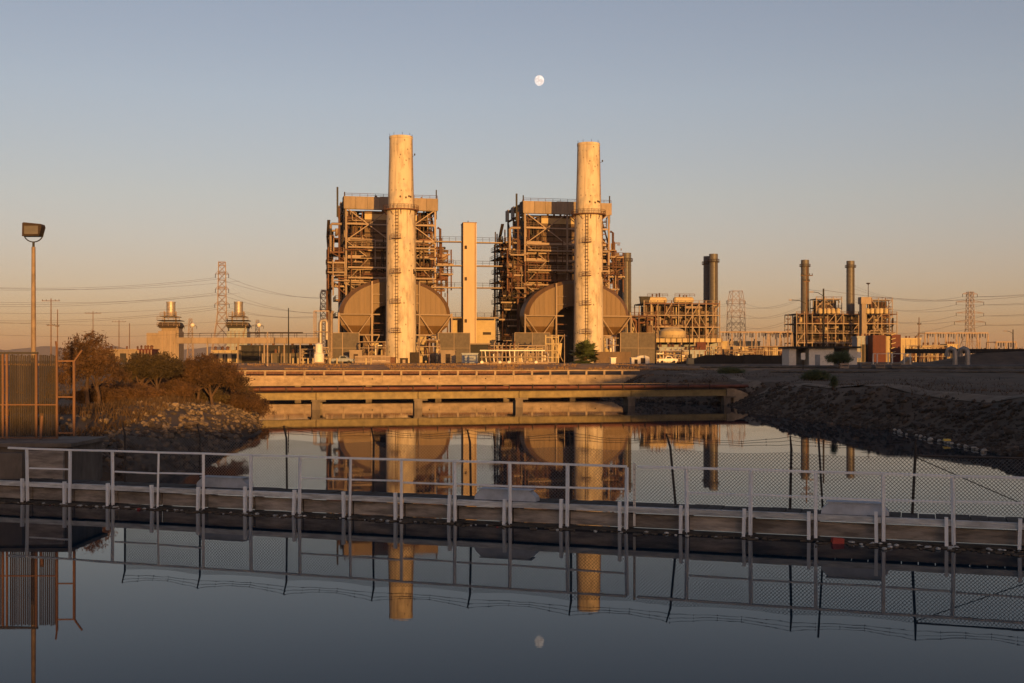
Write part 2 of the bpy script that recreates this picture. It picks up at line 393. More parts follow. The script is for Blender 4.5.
rubble('rubble', 2600, lb, [rock, rockp], 0.05, 0.16)

# dirt yard between the road bridge and the plant, coloured pale and warm to look sunlit
yardm = M('yard_dirt', (0.15, 0.085, 0.042), 0.95, scale=0.9, world=True, rand=0, col2=(0.29, 0.175, 0.09), bump=1.0, detail=9)
mb = MB(); ys_ = [168.2 + .8 * k for k in range(14)] + [185, 200, 225, 250, 275, 300]; xs_ = [-95 + 5 * k for k in range(29)]
rows = [[(x, y, height(x, y) + .03 + (.05 * fbm(x, y, .5) if 169 < y < 180 else 0)) for x in xs_] for y in ys_]
for a, c in zip(rows, rows[1:]):
    for k in range(len(xs_) - 1): mb.quad(a[k], a[k + 1], c[k + 1], c[k])
tag(mb.build('plant_yard', yardm, smooth=60), kind='structure')

# ------------------------------------------------------------------ foreground walkway over the weir
T = Vector((1, -0.343, 0)).normalized(); P0 = Vector((-13.4, 36.0, 0)) - T * 0.10; NB = Vector((-T.y, T.x, 0))   # NB points away from the camera
WA = math.atan2(T.y, T.x)
wk = thing('weir_walkway', 'grey timber walkway on boards with white painted handrail crossing the near water', 'walkway', P0, WA)
# local frame: x along the walkway, y away from the camera, z above the water
SP = 1.58
N0, N1 = -2, 26
for i in range(N0, N1):
    x0 = i * SP; x1 = x0 + SP; sag = rnd.uniform(-0.012, 0.012)
    blk('fascia_beam', x0 + 0.05, x1 - 0.05, 0.0, 0.14, 0.49 + sag, 0.635 + sag, plank, wk)
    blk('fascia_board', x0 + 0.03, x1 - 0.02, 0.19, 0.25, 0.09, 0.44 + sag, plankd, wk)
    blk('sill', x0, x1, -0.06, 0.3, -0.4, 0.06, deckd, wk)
    for k in range(4):
        blk('deck_plank', x0 + 0.01 + k * SP / 4, x0 + (k + 1) * SP / 4 - 0.01, 0.143, 1.12, 0.575, 0.628 + rnd.uniform(-.01, .012), deckd, wk)
    # post foot beside each rail post
    bar('stub_post', (x0 - 0.16, -0.05, 0.02), (x0 - 0.16 + rnd.uniform(-.03, .03), -0.05, 0.74 + rnd.uniform(-.04, .03)), 0.095, 0.08, railp, wk)
    bar('pile', (x0 - 0.05, 0.55, -1.5), (x0 - 0.05, 0.55, 0.57), 0.2, 0.2, deckd, wk)
RT = 1.68
tops = {}
for i in range(N0 + 1, N1):
    lean = rnd.uniform(-0.03, 0.03) + (-0.06 if i in (-1, 1) else 0)
    tp = Vector((i * SP + lean, 0.0, RT - 0.03 + rnd.uniform(-.008, .008))); tops[i] = tp
    bar('rail_post', (i * SP, -0.02, 0.03), tp, 0.08, 0.06, railp, wk)
def rails(i0, i1):
    for i in range(i0, i1): bar('top_rail', tops[i] + Vector((0, 0, 0.025)), tops[i + 1] + Vector((0, 0, 0.025)), 0.06, 0.055, railp, wk)
bar('top_rail', Vector((-1 * SP - 0.75, 0, RT)), tops[-1] + Vector((0, 0, .025)), 0.075, 0.06, railp, wk)
rails(-1, 11)
bar('top_rail', tops[11] + Vector((0.28, 0, .02)), tops[12] + Vector((0, 0, .02)), 0.075, 0.06, railp, wk)
rails(12, N1 - 1)
for i in range(-1, N1 - 1):
    if i in (0, 3, 4, 11): continue
    z = 1.06 + rnd.uniform(-.015, .015)
    bar('middle_rail', (i * SP + 0.05, 0.02, z), ((i + 1) * SP - 0.05, 0.02, z + rnd.uniform(-.02, .02)), 0.055, 0.045, railp, wk)
mb = MB()                                     # perforated sign post in the gap of the handrail
mb.box((11 * SP + 0.2, 0.05, 0.95), (0.06, 0.03, 1.62))
sp = mb.build('sign_post', white, wk)
for k in range(9):
    mb = MB(); mb.box((11 * SP + 0.2, 0.033, 0.55 + k * 0.13), (0.018, 0.008, 0.02)); mb.build('hole', dark, sp)
# knots and bolt heads on the beams
for i in range(-1, N1 - 1, 2):
    if rnd.random() < 0.8:
        mb = MB(); mb.box((i * SP + rnd.uniform(.4, 1.1), 0.012, 0.57), (0.06, 0.02, 0.05)); mb.build('bolt', dark, wk)

# grey covers lying on the walkway deck
def cover(px, D, wid, label):
    X = XW(px, D); c = Vector((X, D, 0.63)) ; o = thing('grey_cover', label, 'cover', c, WA, 'grey covers on the walkway deck')
    mb = MB(); h = 0.28; a = wid / 2
    mb.prism([(-a, 0.0), (a, 0.0), (a - 0.02, 0.12), (a - 0.2, h), (-a + 0.2, h), (-a + 0.02, 0.12)], -0.18, 0.18)
    mb.build('shell', greybox, o)
    mb = MB(); mb.b2(-a * 0.85, a * 0.85, -0.20, 0.20, h + .004, h + 0.03); mb.build('lid', greybox, o)
cover(225, 35.2, 1.75, 'grey moulded cover on the walkway nearest the rocky left bank')
cover(507, 31.9, 1.75, 'grey moulded cover on the walkway between the two chimney reflections')
cover(855, 28.95, 1.6, 'grey moulded cover on the walkway nearest the right edge')

# chain-link fence with barbed wire along the far edge of the walkway
fe = thing('chain_link_fence', 'leaning chain link fence with dark posts and barbed wire behind the walkway rail', 'fence', P0 + NB * 1.0, WA)
def along(px, off=1.0):      # distance along the walkway of the image column px
    q = P0 + NB * off; t = (px - 512) / F; s = (t * q.y - q.x) / (T.x - t * T.y); return s
fposts = [125, 200, 287, 373, 471, 571, 676, 790, 912]
fs_ = [along(p) for p in fposts]; fs_ += [fs_[-1] + 3.0 * k for k in (1, 2, 3)]
ft = []
for i, s in enumerate(fs_):
    le = rnd.uniform(-0.05, 0.05) + (-0.16 if i == 6 else 0) + (0.05 if i == 8 else 0)
    a = Vector((s, 0, 0.5)); m_ = Vector((s + le * 0.8, 0, 2.12)); ft.append(m_)
    mb = MB(); mb.tube([a, m_, m_ + Vector((le * 0.3 - 0.03, -0.10, 0.36))], [0.035, 0.033, 0.02], 6); mb.build('fence_post', fencep, fe, smooth=40)
bar('extra_post', (along(823), 0.02, 0.5), (along(823) - 0.12, 0.02, 2.6), 0.05, 0.05, fencep, fe)
mb = MB(); mb.tube([ft[8] + Vector((0, 0, -.06)), Vector((fs_[-1], 0, 2.06))], 0.028, 6); mb.build('top_bar', fencep, fe)
mb = MB(); mb.tube([ft[8] + Vector((0, 0, -.1)), Vector((fs_[9], 0, 0.75))], 0.012, 5); mb.build('tension_rod', fencep, fe)
# woven mesh: two families of diagonal wires
mb = MB(); x0, x1 = fs_[0], fs_[-1]; zb, zt = 0.66, 2.08; pitch = 0.095; hgt = zt - zb; r = 0.0068
def sagz(x):
    k = 0
    while k < len(fs_) - 2 and x > fs_[k + 1]: k += 1
    t = max(0, min(1, (x - fs_[k]) / (fs_[k + 1] - fs_[k]))); return -0.07 * math.sin(math.pi * t)
def yb(x, z): return 0.03 * math.sin(x * 1.1) * (z - 0.6)
nW = int((x1 - x0) / pitch)
for fam in (1, -1):
    for i in range(-int(hgt / pitch) - 1, nW + int(hgt / pitch) + 1):
        xa = x0 + i * pitch; xb = xa + fam * hgt; za, zb2 = zb, zt
        lo_, hi_ = x0, x1
        if max(xa, xb) < lo_ or min(xa, xb) > hi_: continue
        t0 = max(0.0, min((lo_ - xa) / (xb - xa), (hi_ - xa) / (xb - xa))); t1_ = min(1.0, max((lo_ - xa) / (xb - xa), (hi_ - xa) / (xb - xa)))
        if t1_ - t0 < 0.02: continue
        zt_ = zt + sagz(xb)
        a = Vector((xa, yb(xa, zb), zb)); c = Vector((xb, yb(xb, zt_), zt_)); a, c = a.lerp(c, t0), a.lerp(c, t1_); d = (c - a).normalized(); sd_ = Vector((-d.z, 0, d.x)) * r
        e = Vector((0, r, 0))
        vs = [a + sd_, a - sd_ * .5 + e, a - sd_ * .5 - e, c + sd_, c - sd_ * .5 + e, c - sd_ * .5 - e]
        mb.add(vs, [(0, 1, 4, 3), (1, 2, 5, 4), (2, 0, 3, 5)])
o = mb.build('wire_mesh', wirem, fe); o['kind'] = 'stuff'
for k, (dz, dy) in enumerate(((0.14, -0.04), (0.25, -0.07), (0.35, -0.10))):
    mb = MB(); pts = []
    for a, c in zip(ft, ft[1:]):
        for j in range(10):
            t = j / 10; q = a.lerp(c, t) + Vector((0, dy, dz)); q.z -= (0.05 + 0.05 * k) * math.sin(math.pi * t) + 0.01 * math.sin(j * 2.3); pts.append(q)
    mb.tube(pts, 0.0055, 4)
    for q in pts[::2]:
        mb.box(q, (0.05, 0.01, 0.01)); mb.box(q, (0.01, 0.01, 0.05))
    mb.build('barbed_wire', fencep, fe)

# floating litter caught against the boards
mb = MB()
for i in range(900):
    u = rnd.random(); s = (-1.8 + 27 * u) * SP
    if rnd.random() < 0.45: s = (rnd.uniform(14.5, 20) if rnd.random() < .75 else rnd.uniform(-1, 5)) * SP
    d = -0.12 - abs(rnd.gauss(0, 0.28 if s > 14 * SP else 0.16)); q = P0 + T * s + NB * d; c = rnd.random(); mb.cur = 0 if c < 0.22 else (1 if c < 0.235 else 2)
    sz = rnd.uniform(0.03, 0.13) if mb.cur != 2 else rnd.uniform(0.06, 0.3)
    if mb.cur == 2: mb.box((q.x, q.y, 0.008), (sz, sz * rnd.uniform(.2, .7), 0.03), rnd.uniform(0, 3.1))
    else: mb.lathe([(sz * .25, 0), (sz * .5, sz * .15), (sz * .45, sz * .4), (sz * .15, sz * .5)], 6, (q.x, q.y, -0.005))
o = mb.build('floating_litter', [litw, litr, litb]); tag(o, 'scraps of pale and red litter floating along the walkway boards', 'litter', kind='stuff')
q = P0 + T * (along(838, 0)) - NB * 0.28
mb = MB(); mb.prism([(-.14, 0), (.14, 0), (.15, .12), (-.12, .14)], -0.09, 0.09)
tag(mb.build('red_container', litr, loc=(q.x, q.y, 0)), 'small faded red container floating below the walkway at right', 'container')

# ------------------------------------------------------------------ left abutment, screened enclosure and floodlight
ab = thing('concrete_abutment', 'stained concrete abutment at the left end of the walkway', 'abutment', (-18.6, 38.6, 0))
blk('wall', -6, 4.3, -0.6, 2.6, -1.5, 1.62, oldconc, ab)
blk('coping', -6.1, 4.45, -0.75, 2.7, 1.623, 1.74, oldconc, ab)
blk('pier', 2.2, 3.0, -1.05, -0.603, -1.5, 1.45, oldconc, ab)
blk('gate_board', 3.003, 4.2, -0.75, -0.603, -1.5, 1.5, plankd, ab)
blk('pier', -1.2, -0.3, -1.05, -0.603, -1.5, 1.45, oldconc, ab)
en = thing('screened_enclosure', 'green slatted fence enclosure with rusty posts above the left abutment', 'enclosure', (0, 40.0, 0))
def ex(px): return XW(px, 40.0)
zb, zt = 1.75, ZW(353, 40)
for px in (-28, 3, 7, 36.5, 57): bar('post', (ex(px), 0, zb), (ex(px), 0, zt + (0.12 if px == 57 else 0.02)), 0.065, 0.065, postrust, en)
for a, c in ((-28, 3), (7.8, 35.6), (37.4, 56)):
    x = ex(a) + 0.05
    while x < ex(c) - 0.02:
        w_ = min(0.062, ex(c) - x); blk('slat', x, x + w_ - 0.022, 0.045 + rnd.uniform(-.008, .008), 0.062, zb + 0.06, zt - 0.06 + rnd.uniform(-.03, .02), greenmesh, en); x += w_ + 0.001
bar('top_bar', (ex(-28), 0, zt), (ex(38), 0, zt), 0.07, 0.07, fencep, en)
bar('middle_bar', (ex(-28), 0, 2.9), (ex(57), 0, 2.9), 0.04, 0.04, postrust, en)
bar('bottom_bar', (ex(-28), 0, zb + .03), (ex(57), 0, zb + .03), 0.05, 0.05, postrust, en)
for py in (361, 397, 433): bar('side_bar', (ex(57.6), 0.02, ZW(py, 40)), (ex(73.6), 0.02, ZW(py, 40)), 0.045, 0.045, postrust, en)
bar('post', (ex(74), 0.02, ZW(436, 40)), (ex(74), 0.02, ZW(361, 40)), 0.075, 0.075, postrust, en)
bar('outrigger', (ex(74), 0.02, ZW(361.5, 40)), (ex(82), 0.02, ZW(350, 40)), 0.06, 0.05, postrust, en)
bar('outrigger', (ex(57), 0.02, zt), (ex(56), -0.02, zt + 0.4), 0.05, 0.04, postrust, en)
bar('brace', (ex(41), 0.1, 2.6), (ex(43.5), -0.25, zb), 0.08, 0.05, postrust, en)
fl = thing('floodlight_mast', 'tall tan mast carrying a single floodlight above the left enclosure', 'floodlight', (XW(33.5, 43), 43.0, 1.7))
ht = ZW(247, 43) - 1.7
mb = MB(); mb.tube([(0, 0, 0), (0, 0, ht * .5), (0, 0, ht)], [0.105, 0.09, 0.07], 10); mb.build('mast', steel, fl, smooth=40)
mb = MB(); mb.tube([(0, 0, ht), (0, 0, ht + 0.2)], 0.045, 8); mb.build('spigot', dark, fl)
pts = [Vector((0.36 * math.cos(a), 0, ht + 0.52 - 0.34 * math.sin(a))) for a in [math.pi * k / 10 for k in range(11)]]
mb = MB(); mb.tube(pts, 0.022, 6); mb.build('bracket', dark, fl)
mb = MB(); hz = ht + 0.62
prof = [(-0.34, -0.24), (0.28, -0.24), (0.37, 0.10), (0.34, 0.2), (-0.28, 0.26), (-0.33, 0.24)]
mb.prism([(x, hz + z) for x, z in prof], -0.2, 0.18); lamp = mb.build('lamp_housing', brown, fl)
mb = MB(); mb.box((0.0, -0.215, hz - 0.02), (0.5, 0.02, 0.3)); mb.build('lens', alum, lamp)

# ------------------------------------------------------------------ plants
def leaf_cloud(mb, blobs, n_, size, seed, flat=0.4):
    rr = random.Random(seed); tot = sum(b_[3] * b_[4] * b_[5] for b_ in blobs)
    for (cx, cy, cz, rx, ry, rz) in blobs:
        k = int(1.45 * n_ * rx * ry * rz / tot)
        # twig clusters inside the blob
        cl = []
        for i in range(max(5, k // 26)):
            d = Vector((rr.gauss(0, 1), rr.gauss(0, 1), rr.gauss(0, 1))).normalized(); q = rr.random() ** 0.45
            cl.append(Vector((cx + d.x * rx * q, cy + d.y * ry * q, cz + d.z * rz * q)))
        for i in range(k):
            c = rr.choice(cl) + Vector((rr.gauss(0, 1), rr.gauss(0, 1), rr.gauss(0, .8))) * size * 1.5
            a = Vector((rr.gauss(0, 1), rr.gauss(0, 1), rr.gauss(0, 1))).normalized(); b_ = a.orthogonal().normalized() * rr.uniform(.16, .42); s = size * rr.choice((.5, .7, .8, 1.0, 1.2, 1.7))
            mb.quad(c - a * s, c + b_ * s * .8, c + a * s, c - b_ * s * .8)
def tree(name, label, cat, loc, trunks, blobs, n_, size, mat, seed, group=None):
    rr = random.Random(seed); o = thing(name, label, cat, loc, 0, group)
    for tx, ty in trunks:
        mb = MB(); tgt = min(blobs, key=lambda b_: (b_[0] - tx) ** 2 + (b_[1] - ty) ** 2)
        p = [Vector((tx, ty, -0.2))]; e = Vector(tgt[:3])
        for i in range(1, 5):
            t = i / 4; p.append(Vector((tx, ty, 0)).lerp(e, t) + Vector((rr.uniform(-.12, .12), rr.uniform(-.12, .12), 0)))
        mb.tube(p, [0.13, 0.10, 0.08, 0.06, 0.03], 7)
        for k in range(9):
            b_ = rr.choice(blobs); s = p[rr.randrange(1, 4)]; d = Vector((b_[0] + rr.uniform(-1, 1) * b_[3] * .8, b_[1] + rr.uniform(-1, 1) * b_[4] * .8, b_[2] + rr.uniform(-.3, .9) * b_[5]))
            mb.tube([s, s.lerp(d, .5) + Vector((0, 0, .15)), d], [0.05, 0.03, 0.012], 5)
        mb.build('trunk', bark, o, smooth=60)
    mb = MB(); leaf_cloud(mb, blobs, n_, size, seed); mb.build('crown', mat, o)
    return o
def gz(x, y): return height(x, y)
def at(px, D): x = XW(px, D); return (x, D, gz(x, D))
tree('bare_tree', 'tall sparse reddish brown tree beside the left enclosure', 'tree', at(88, 64), [(0, 0), (0.5, .3)],
     [(0, 0, 3.2, 1.1, 1.0, 0.75), (-0.9, .3, 2.5, .9, .9, .7), (1.0, -.2, 2.4, .9, .8, .7), (0.1, 0, 2.1, 1.4, 1.1, .7), (1.6, 0, 1.6, .7, .7, .6), (-1.3, 0, 1.5, .8, .8, .6)], 9000, 0.075, leaf_dry, 3)
tree('broad_shrub_tree', 'olive brown shrub tree with forked trunks on the left bank', 'tree', at(150, 76), [(-0.7, 0), (0.3, .2)],
     [(-0.6, 0, 2.1, 1.3, 1.1, .7), (0.6, .2, 2.3, 1.2, 1.1, .65), (1.5, 0, 1.9, .8, .8, .5), (-1.5, 0, 1.7, .8, .9, .55), (0, 0, 1.7, 1.7, 1.2, .45)], 9500, 0.085, leaf_olive, 5)
tree('wide_shrub_tree', 'wide rusty brown shrub tree above the pale rubble mound', 'tree', at(204, 80), [(-1.3, 0), (-0.6, .3), (0.6, 0)],
     [(-1.4, 0, 2.2, 1.2, 1.1, .8), (0, .1, 2.5, 1.5, 1.2, .8), (1.5, 0, 2.1, 1.2, 1.1, .75), (2.3, 0, 1.5, .9, .8, .6), (0.2, 0, 1.7, 1.9, 1.2, .5)], 12000, 0.085, leaf_dry, 8)
tree('dry_bush', 'dark dry bush overhanging the water by the left bridge end', 'bush', at(247, 88), [(0, 0)],
     [(0, 0, 0.9, 1.3, 1.2, .7), (-1.2, 0, 1.0, 1.2, 1.1, .75), (1.0, 0, .5, .8, .9, .5), (-2.2, .3, .8, 1.0, 1.0, .6)], 9000, 0.08, leaf_dry, 12)
tree('dry_bush', 'low dry bush between the reddish tree and the olive shrub tree', 'bush', at(118, 70), [(0, 0)],
     [(0, 0, .55, 1.2, 1.0, .5), (1.0, 0, .5, .8, .8, .4), (-1.3, .2, .6, 1.0, .8, .5)], 5000, 0.075, leaf_dry, 14)
tree('dry_bush', 'small rust coloured bush left of the dark overhanging bush', 'bush', at(216, 92), [(0, 0)],
     [(0, 0, .8, 1.6, 1.1, .7), (1.5, 0, .7, 1.0, 1.0, .55), (-1.2, 0, .7, 1.0, 1.0, .5)], 6000, 0.08, leaf_olive, 17)
for (px, D, wd, hg, sd2, mt, lab) in ((135, 73, 1.5, .75, 41, leaf_dry, 'rusty brown thicket under the olive shrub tree'), (172, 77, 1.6, .8, 42, leaf_dry, 'rusty brown thicket between the two shrub trees'), (203, 83, 1.7, .9, 43, leaf_olive, 'brown thicket under the wide rusty shrub tree'), (232, 84, 1.6, .85, 44, leaf_dry, 'rusty thicket sloping down towards the bridge end'), (98, 66, 1.5, .7, 45, leaf_dry, 'rusty thicket at the foot of the sparse reddish tree'), (258, 100, 1.8, 1.0, 46, leaf_dry, 'dark thicket hiding the left end of the pipe bridge'), (160, 90, 2.4, 1.5, 47, leaf_dry, 'tall rusty thicket behind the olive shrub tree'), (225, 104, 2.6, 1.5, 48, leaf_olive, 'tall brown thicket behind the wide rusty shrub tree')):
    tree('dry_thicket', lab, 'thicket', at(px, D), [(0, 0), (wd * .5, .2)], [(0, 0, hg * .6, wd * .7, wd * .5, hg * .6), (-wd * .6, .2, hg * .45, wd * .5, wd * .4, hg * .5), (wd * .6, -.2, hg * .5, wd * .55, wd * .4, hg * .55), (wd * .1, .1, hg * 1.05, wd * .35, wd * .3, hg * .35)], 5500, 0.07, mt, sd2)
tree('green_bush', 'round green bush below the white gatehouse on the right bank', 'bush', at(815, 122), [(0, 0)],
     [(0, 0, .55, 1.2, 1.0, .55), (.9, 0, .45, .7, .7, .4), (-.8, 0, .4, .7, .7, .4)], 6000, 0.08, leaf_green, 19)
tree('leafy_tree', 'dark round tree in front of the white gatehouse', 'tree', at(839, 183), [(0, 0), (.5, 0)],
     [(0, 0, 1.9, 1.6, 1.4, .9), (1.2, 0, 1.6, 1.0, 1.0, .7), (-1.3, 0, 1.5, 1.0, 1.0, .7), (0.6, 0, 2.2, .9, .9, .6)], 6000, 0.11, leaf_green, 23)
tree('dark_bush', 'low dark bush on the bank beyond the right bridge end', 'bush', at(729, 150), [(0, 0)],
     [(0, 0, .4, 1.5, 1.0, .4), (1.2, 0, .3, .8, .8, .3)], 3500, 0.09, leaf_green, 29)
tree('reed_clump', 'thin dark weed clump on the slope of the right bank', 'bush', at(834, 95), [(0, 0)],
     [(0, 0, .55, .22, .22, .55)], 900, 0.07, leaf_green, 31)
# fan palm in front of the right chimney
pm = thing('fan_palm', 'bushy green palm standing in front of the right chimney', 'palm', P(585, 366, 250).to_tuple()[:2] + (3.6,)); pm.scale = (1.45, 1.45, 1.15)
mb = MB(); mb.tube([(0, 0, -.2), (0, 0, 2.6)], [0.3, 0.22], 8); mb.build('trunk', bark, pm)
rr = random.Random(4)
for i in range(150):
    a = rr.uniform(0, 6.3); el = rr.uniform(-0.7, 1.5); L = rr.uniform(0.7, 1.6); d = Vector((math.cos(a) * math.cos(el), math.sin(a) * math.cos(el), math.sin(el))); b0 = Vector((0, 0, rr.uniform(0.7, 2.5)))
    mb = MB(); tip = b0 + d * L; sidev = d.cross(Vector((0, 0, 1))); sidev = (sidev if sidev.length > .1 else Vector((1, 0, 0))).normalized(); up = sidev.cross(d)
    mb.tube([b0, tip], [0.03, 0.015], 4)
    for k in range(15):
        f = -1.45 + 2.9 * k / 14; e = tip + (d * math.cos(f) + sidev * math.sin(f)) * rr.uniform(.85, 1.15) + Vector((0, 0, -.2 * abs(f)))
        wv = up * 0.03 + (sidev * math.cos(f) - d * math.sin(f)) * 0.085; mb.quad(tip, tip.lerp(e, .5) + wv, e, tip.lerp(e, .5) - wv)
    mb.build('frond', leaf_green, pm)
# dry grass on both banks
mb = MB(); rr = random.Random(2)
for i in range(26000):
    if rr.random() < 0.72: y = rr.uniform(44, 120); x = lerp_tab(XL, y) - 3.6 - abs(rr.gauss(0, 6)) ; k = 1.0
    else: y = rr.uniform(70, 175); x = lerp_tab(XR, y) + 4 + abs(rr.gauss(0, 9)); k = 0.6
    if fbm(x, y, 0.16, 3) < -0.05: continue
    z = height(x, y); h = rr.uniform(.12, .42) * k; a = rr.uniform(0, 3.14); wv = Vector((math.cos(a), math.sin(a), 0)) * 0.035; ti = Vector((x + rr.gauss(0, .12), y + rr.gauss(0, .12), z + h)); q = Vector((x, y, z - .02))
    mb.add([q - wv, q + wv, ti], [(0, 1, 2)])
tag(mb.build('grass', drygrass), 'dry tan grass on the river banks', 'grass', kind='stuff')

mb = MB(); rr = random.Random(6)  # upright blades added to catch the low sun and brighten the yard
for i in range(15000):
    y = 168.5 + 16 * rr.random() ** 1.5; x = rr.uniform(-78, 30)
    if fbm(x, y, 0.2, 3) < -0.12: continue
    z = height(x, y) + .02; h = rr.uniform(.06, .3); a = rr.uniform(-.6, .6); wv = Vector((math.cos(a), math.sin(a), 0)) * 0.06; ti = Vector((x + rr.gauss(0, .1), y + rr.gauss(0, .1), z + h)); q = Vector((x, y, z - .02))
    mb.add([q - wv, q + wv, ti], [(0, 1, 2)])
tag(mb.build('weeds', suncatch_grass), 'low dry weeds added to catch the sun on the yard behind the road bridge', 'weeds', kind='stuff')

# float line along the foot of the right bank
flt = thing('float_line', 'string of pale floats lying along the foot of the right bank', 'float line', (0, 0, 0))
pp = [P(x, 432 + (x - 905) * 0.215, 1) for x in range(905, 1012, 5)]
fp = []
for x in range(903, 1006, 5):
    py = 431.5 + (x - 905) * 0.215; D = CAMZ * F / (py - 360.5); fp.append(Vector((XW(x, D) - 0.75 + rnd.uniform(-.25, .25), D, 0.05)))
mb = MB(); mb.tube(fp, 0.03, 5); mb.build('rope', deckd, flt)
rockf = M('weathered_float', (0.3, 0.28, 0.25), 0.8); fm = MB(); fm.lathe([(0.03, -.17), (.11, -.12), (.14, 0), (.11, .12), (.03, .17)], 8); fme = fm.mesh('float', rockf, 60)
for i, q in enumerate(fp):
    o = bpy.data.objects.new('float', fme); C.objects.link(o); o.parent = flt; o.location = q; o.scale = [rnd.uniform(.6, 1.0)] * 3; o.rotation_euler = (R(90), rnd.uniform(-.3, .3), rnd.uniform(-.8, .8))
q = fp[13] + Vector((0.1, 1.0, 0.1)); mb = MB(); mb.prism([(-.2, 0), (.2, 0), (.17, .1), (-.15, .12)], -.1, .1)
tag(mb.build('yellow_float', yellowm, loc=q), 'small yellow float among the rocks of the right bank', 'float')

# ------------------------------------------------------------------ two bridges over the channel
# near pipe bridge
A = Vector((XW(262, 104), 104.0, 0)); B = Vector((XW(735, 117.5), 117.5, 0)); dv = B - A; BL = dv.length; BA = math.atan2(dv.y, dv.x)
pb = thing('pipe_bridge', 'low yellowish girder bridge with red pipe and railing in front of the road bridge', 'bridge', A, BA)
def balong(px):
    t = (px - 512) / F; u = dv.normalized(); return (t * A.y - A.x) / (u.x - t * u.y)
piers = [balong(p) for p in (316, 418, 519, 631, 727)]
x0 = -14.0
ends = [x0] + piers[:]
for a, c in zip(ends, ends[1:]):
    blk('girder', a + 0.03, c - 0.03, 0.0, 0.3, 0.95, 1.46, girderp, pb)
    blk('girder_flange', a + 0.03, c - 0.03, -0.09, 0.39, 1.463, 1.52, girderp, pb)
    blk('girder_flange', a + 0.03, c - 0.03, -0.09, 0.39, 0.89, 0.947, girderp, pb)
    blk('girder', a + 0.03, c - 0.03, 1.8, 2.1, 0.95, 1.46, girderp, pb)
    blk('deck', a + 0.01, c - 0.01, -0.1, 2.2, 1.523, 1.58, brown, pb)
blk('end_block', piers[-1] - 0.1, piers[-1] + 0.75, -0.2, 2.3, 0.8, 1.62, bconc, pb)
for p in piers:
    blk('pier', p - 0.36, p + 0.36, -0.1, 0.55, -2.0, 0.885, oldconc, pb)
    blk('pier', p + 0.1, p + 0.8, 1.7, 2.3, -2.0, 0.885, oldconc, pb)
    blk('pier_cap', p - 0.45, p + 0.85, -0.2, 2.4, 0.72, 0.883, oldconc, pb)
mb = MB(); mb.prism([(0, -1.2), (2.2, -0.2), (2.2, 0.8), (0.9, 1.35), (0, 1.6)], 0.0, 0.5)
o = mb.build('wing_wall', bconc, pb, loc=(piers[-1] + 0.75, 0, 0))
for zz, yy, rr_ in ((1.86, 0.35, 0.15), (1.8, 1.0, 0.2), (1.8, 1.6, 0.2)):
    mb = MB(); mb.tube([(x0, yy, zz), (piers[-1] + 2.5, yy, zz)], rr_, 10); mb.build('pipe', redpipe, pb, smooth=40)
x = x0
while x < piers[-1] + 0.4:
    bar('rail_post', (x, 0.05, 1.58), (x, 0.05, 2.16), 0.08, 0.08, brown, pb); x += 2.3
bar('top_rail', (x0, 0.05, 2.16), (piers[-1] + 0.4, 0.05, 2.16), 0.045, 0.045, steel, pb)
bar('middle_rail', (x0, 0.05, 1.72), (piers[-1] + 0.4, 0.05, 1.72), 0.035, 0.035, rust, pb)

# road bridge with solid parapet
A2 = Vector((XW(225, 149.5), 149.5, 0)); B2 = Vector((XW(640, 159.5), 159.5, 0)); dv2 = B2 - A2; L2 = dv2.length
rb_ = thing('road_bridge', 'concrete road bridge with solid parapet and post and rail top', 'bridge', A2, math.atan2(dv2.y, dv2.x))
nb = 22; st = L2 / nb
for i in range(nb):
    blk('parapet_panel', i * st + 0.012, (i + 1) * st - 0.012, 0.0, 0.3, 1.55, 2.46 + rnd.uniform(-.012, .012), bconc, rb_)
    blk('parapet_post', i * st - 0.13, i * st + 0.13, 0.03, 0.27, 2.48, 3.0, bconc, rb_)
    if i % 3 == 1: mb = MB(); mb.box((i * st + 1.2, -0.006, 2.02), (0.16, 0.02, 0.16)); mb.build('weep_hole', dark, rb_)
blk('top_rail', -0.2, L2, 0.0, 0.3, 3.0, 3.17, bconc, rb_)
blk('deck', -0.2, L2, -0.12, 9.0, 1.2, 1.547, bconc, rb_)
blk('far_parapet', -0.2, L2, 8.7, 9.0, 1.55, 3.0, rust, rb_)
for i in range(1, 6):
    blk('pier', i * L2 / 6 - 0.4, i * L2 / 6 + 0.4, 1.0, 8.0, -2.0, 1.197, oldconc, rb_)

def mast(px, y0, y1, D, r, mat, name, label, cat='mast', lean=0.0):
    z0 = 3.6 if D > 150 else ZW(y1, D); mb = MB(); h = ZW(y0, D) - z0
    mb.tube([(0, 0, 0), (lean * h / 2, 0, h / 2), (lean * h, 0, h)], [r, r * .85, r * .65], 7)
    o = thing(name, label, cat, (XW(px, D), D, z0)); mb.build('shaft', mat, o, smooth=40); return o, h
mast(267.5, 332, 371, 172, 0.13, steel, 'street_mast', 'bare tan mast behind the left end of the road bridge')
mast(419.5, 330, 372, 172, 0.07, steel, 'street_mast', 'thin pale mast just right of the left chimney foot')
mast(564.5, 334, 370, 172, 0.07, steel, 'street_mast', 'thin pale mast left of the palm')
mast(288.5, 308, 345, 260, 0.16, dark, 'street_mast', 'thin black mast above the long trestle at left')

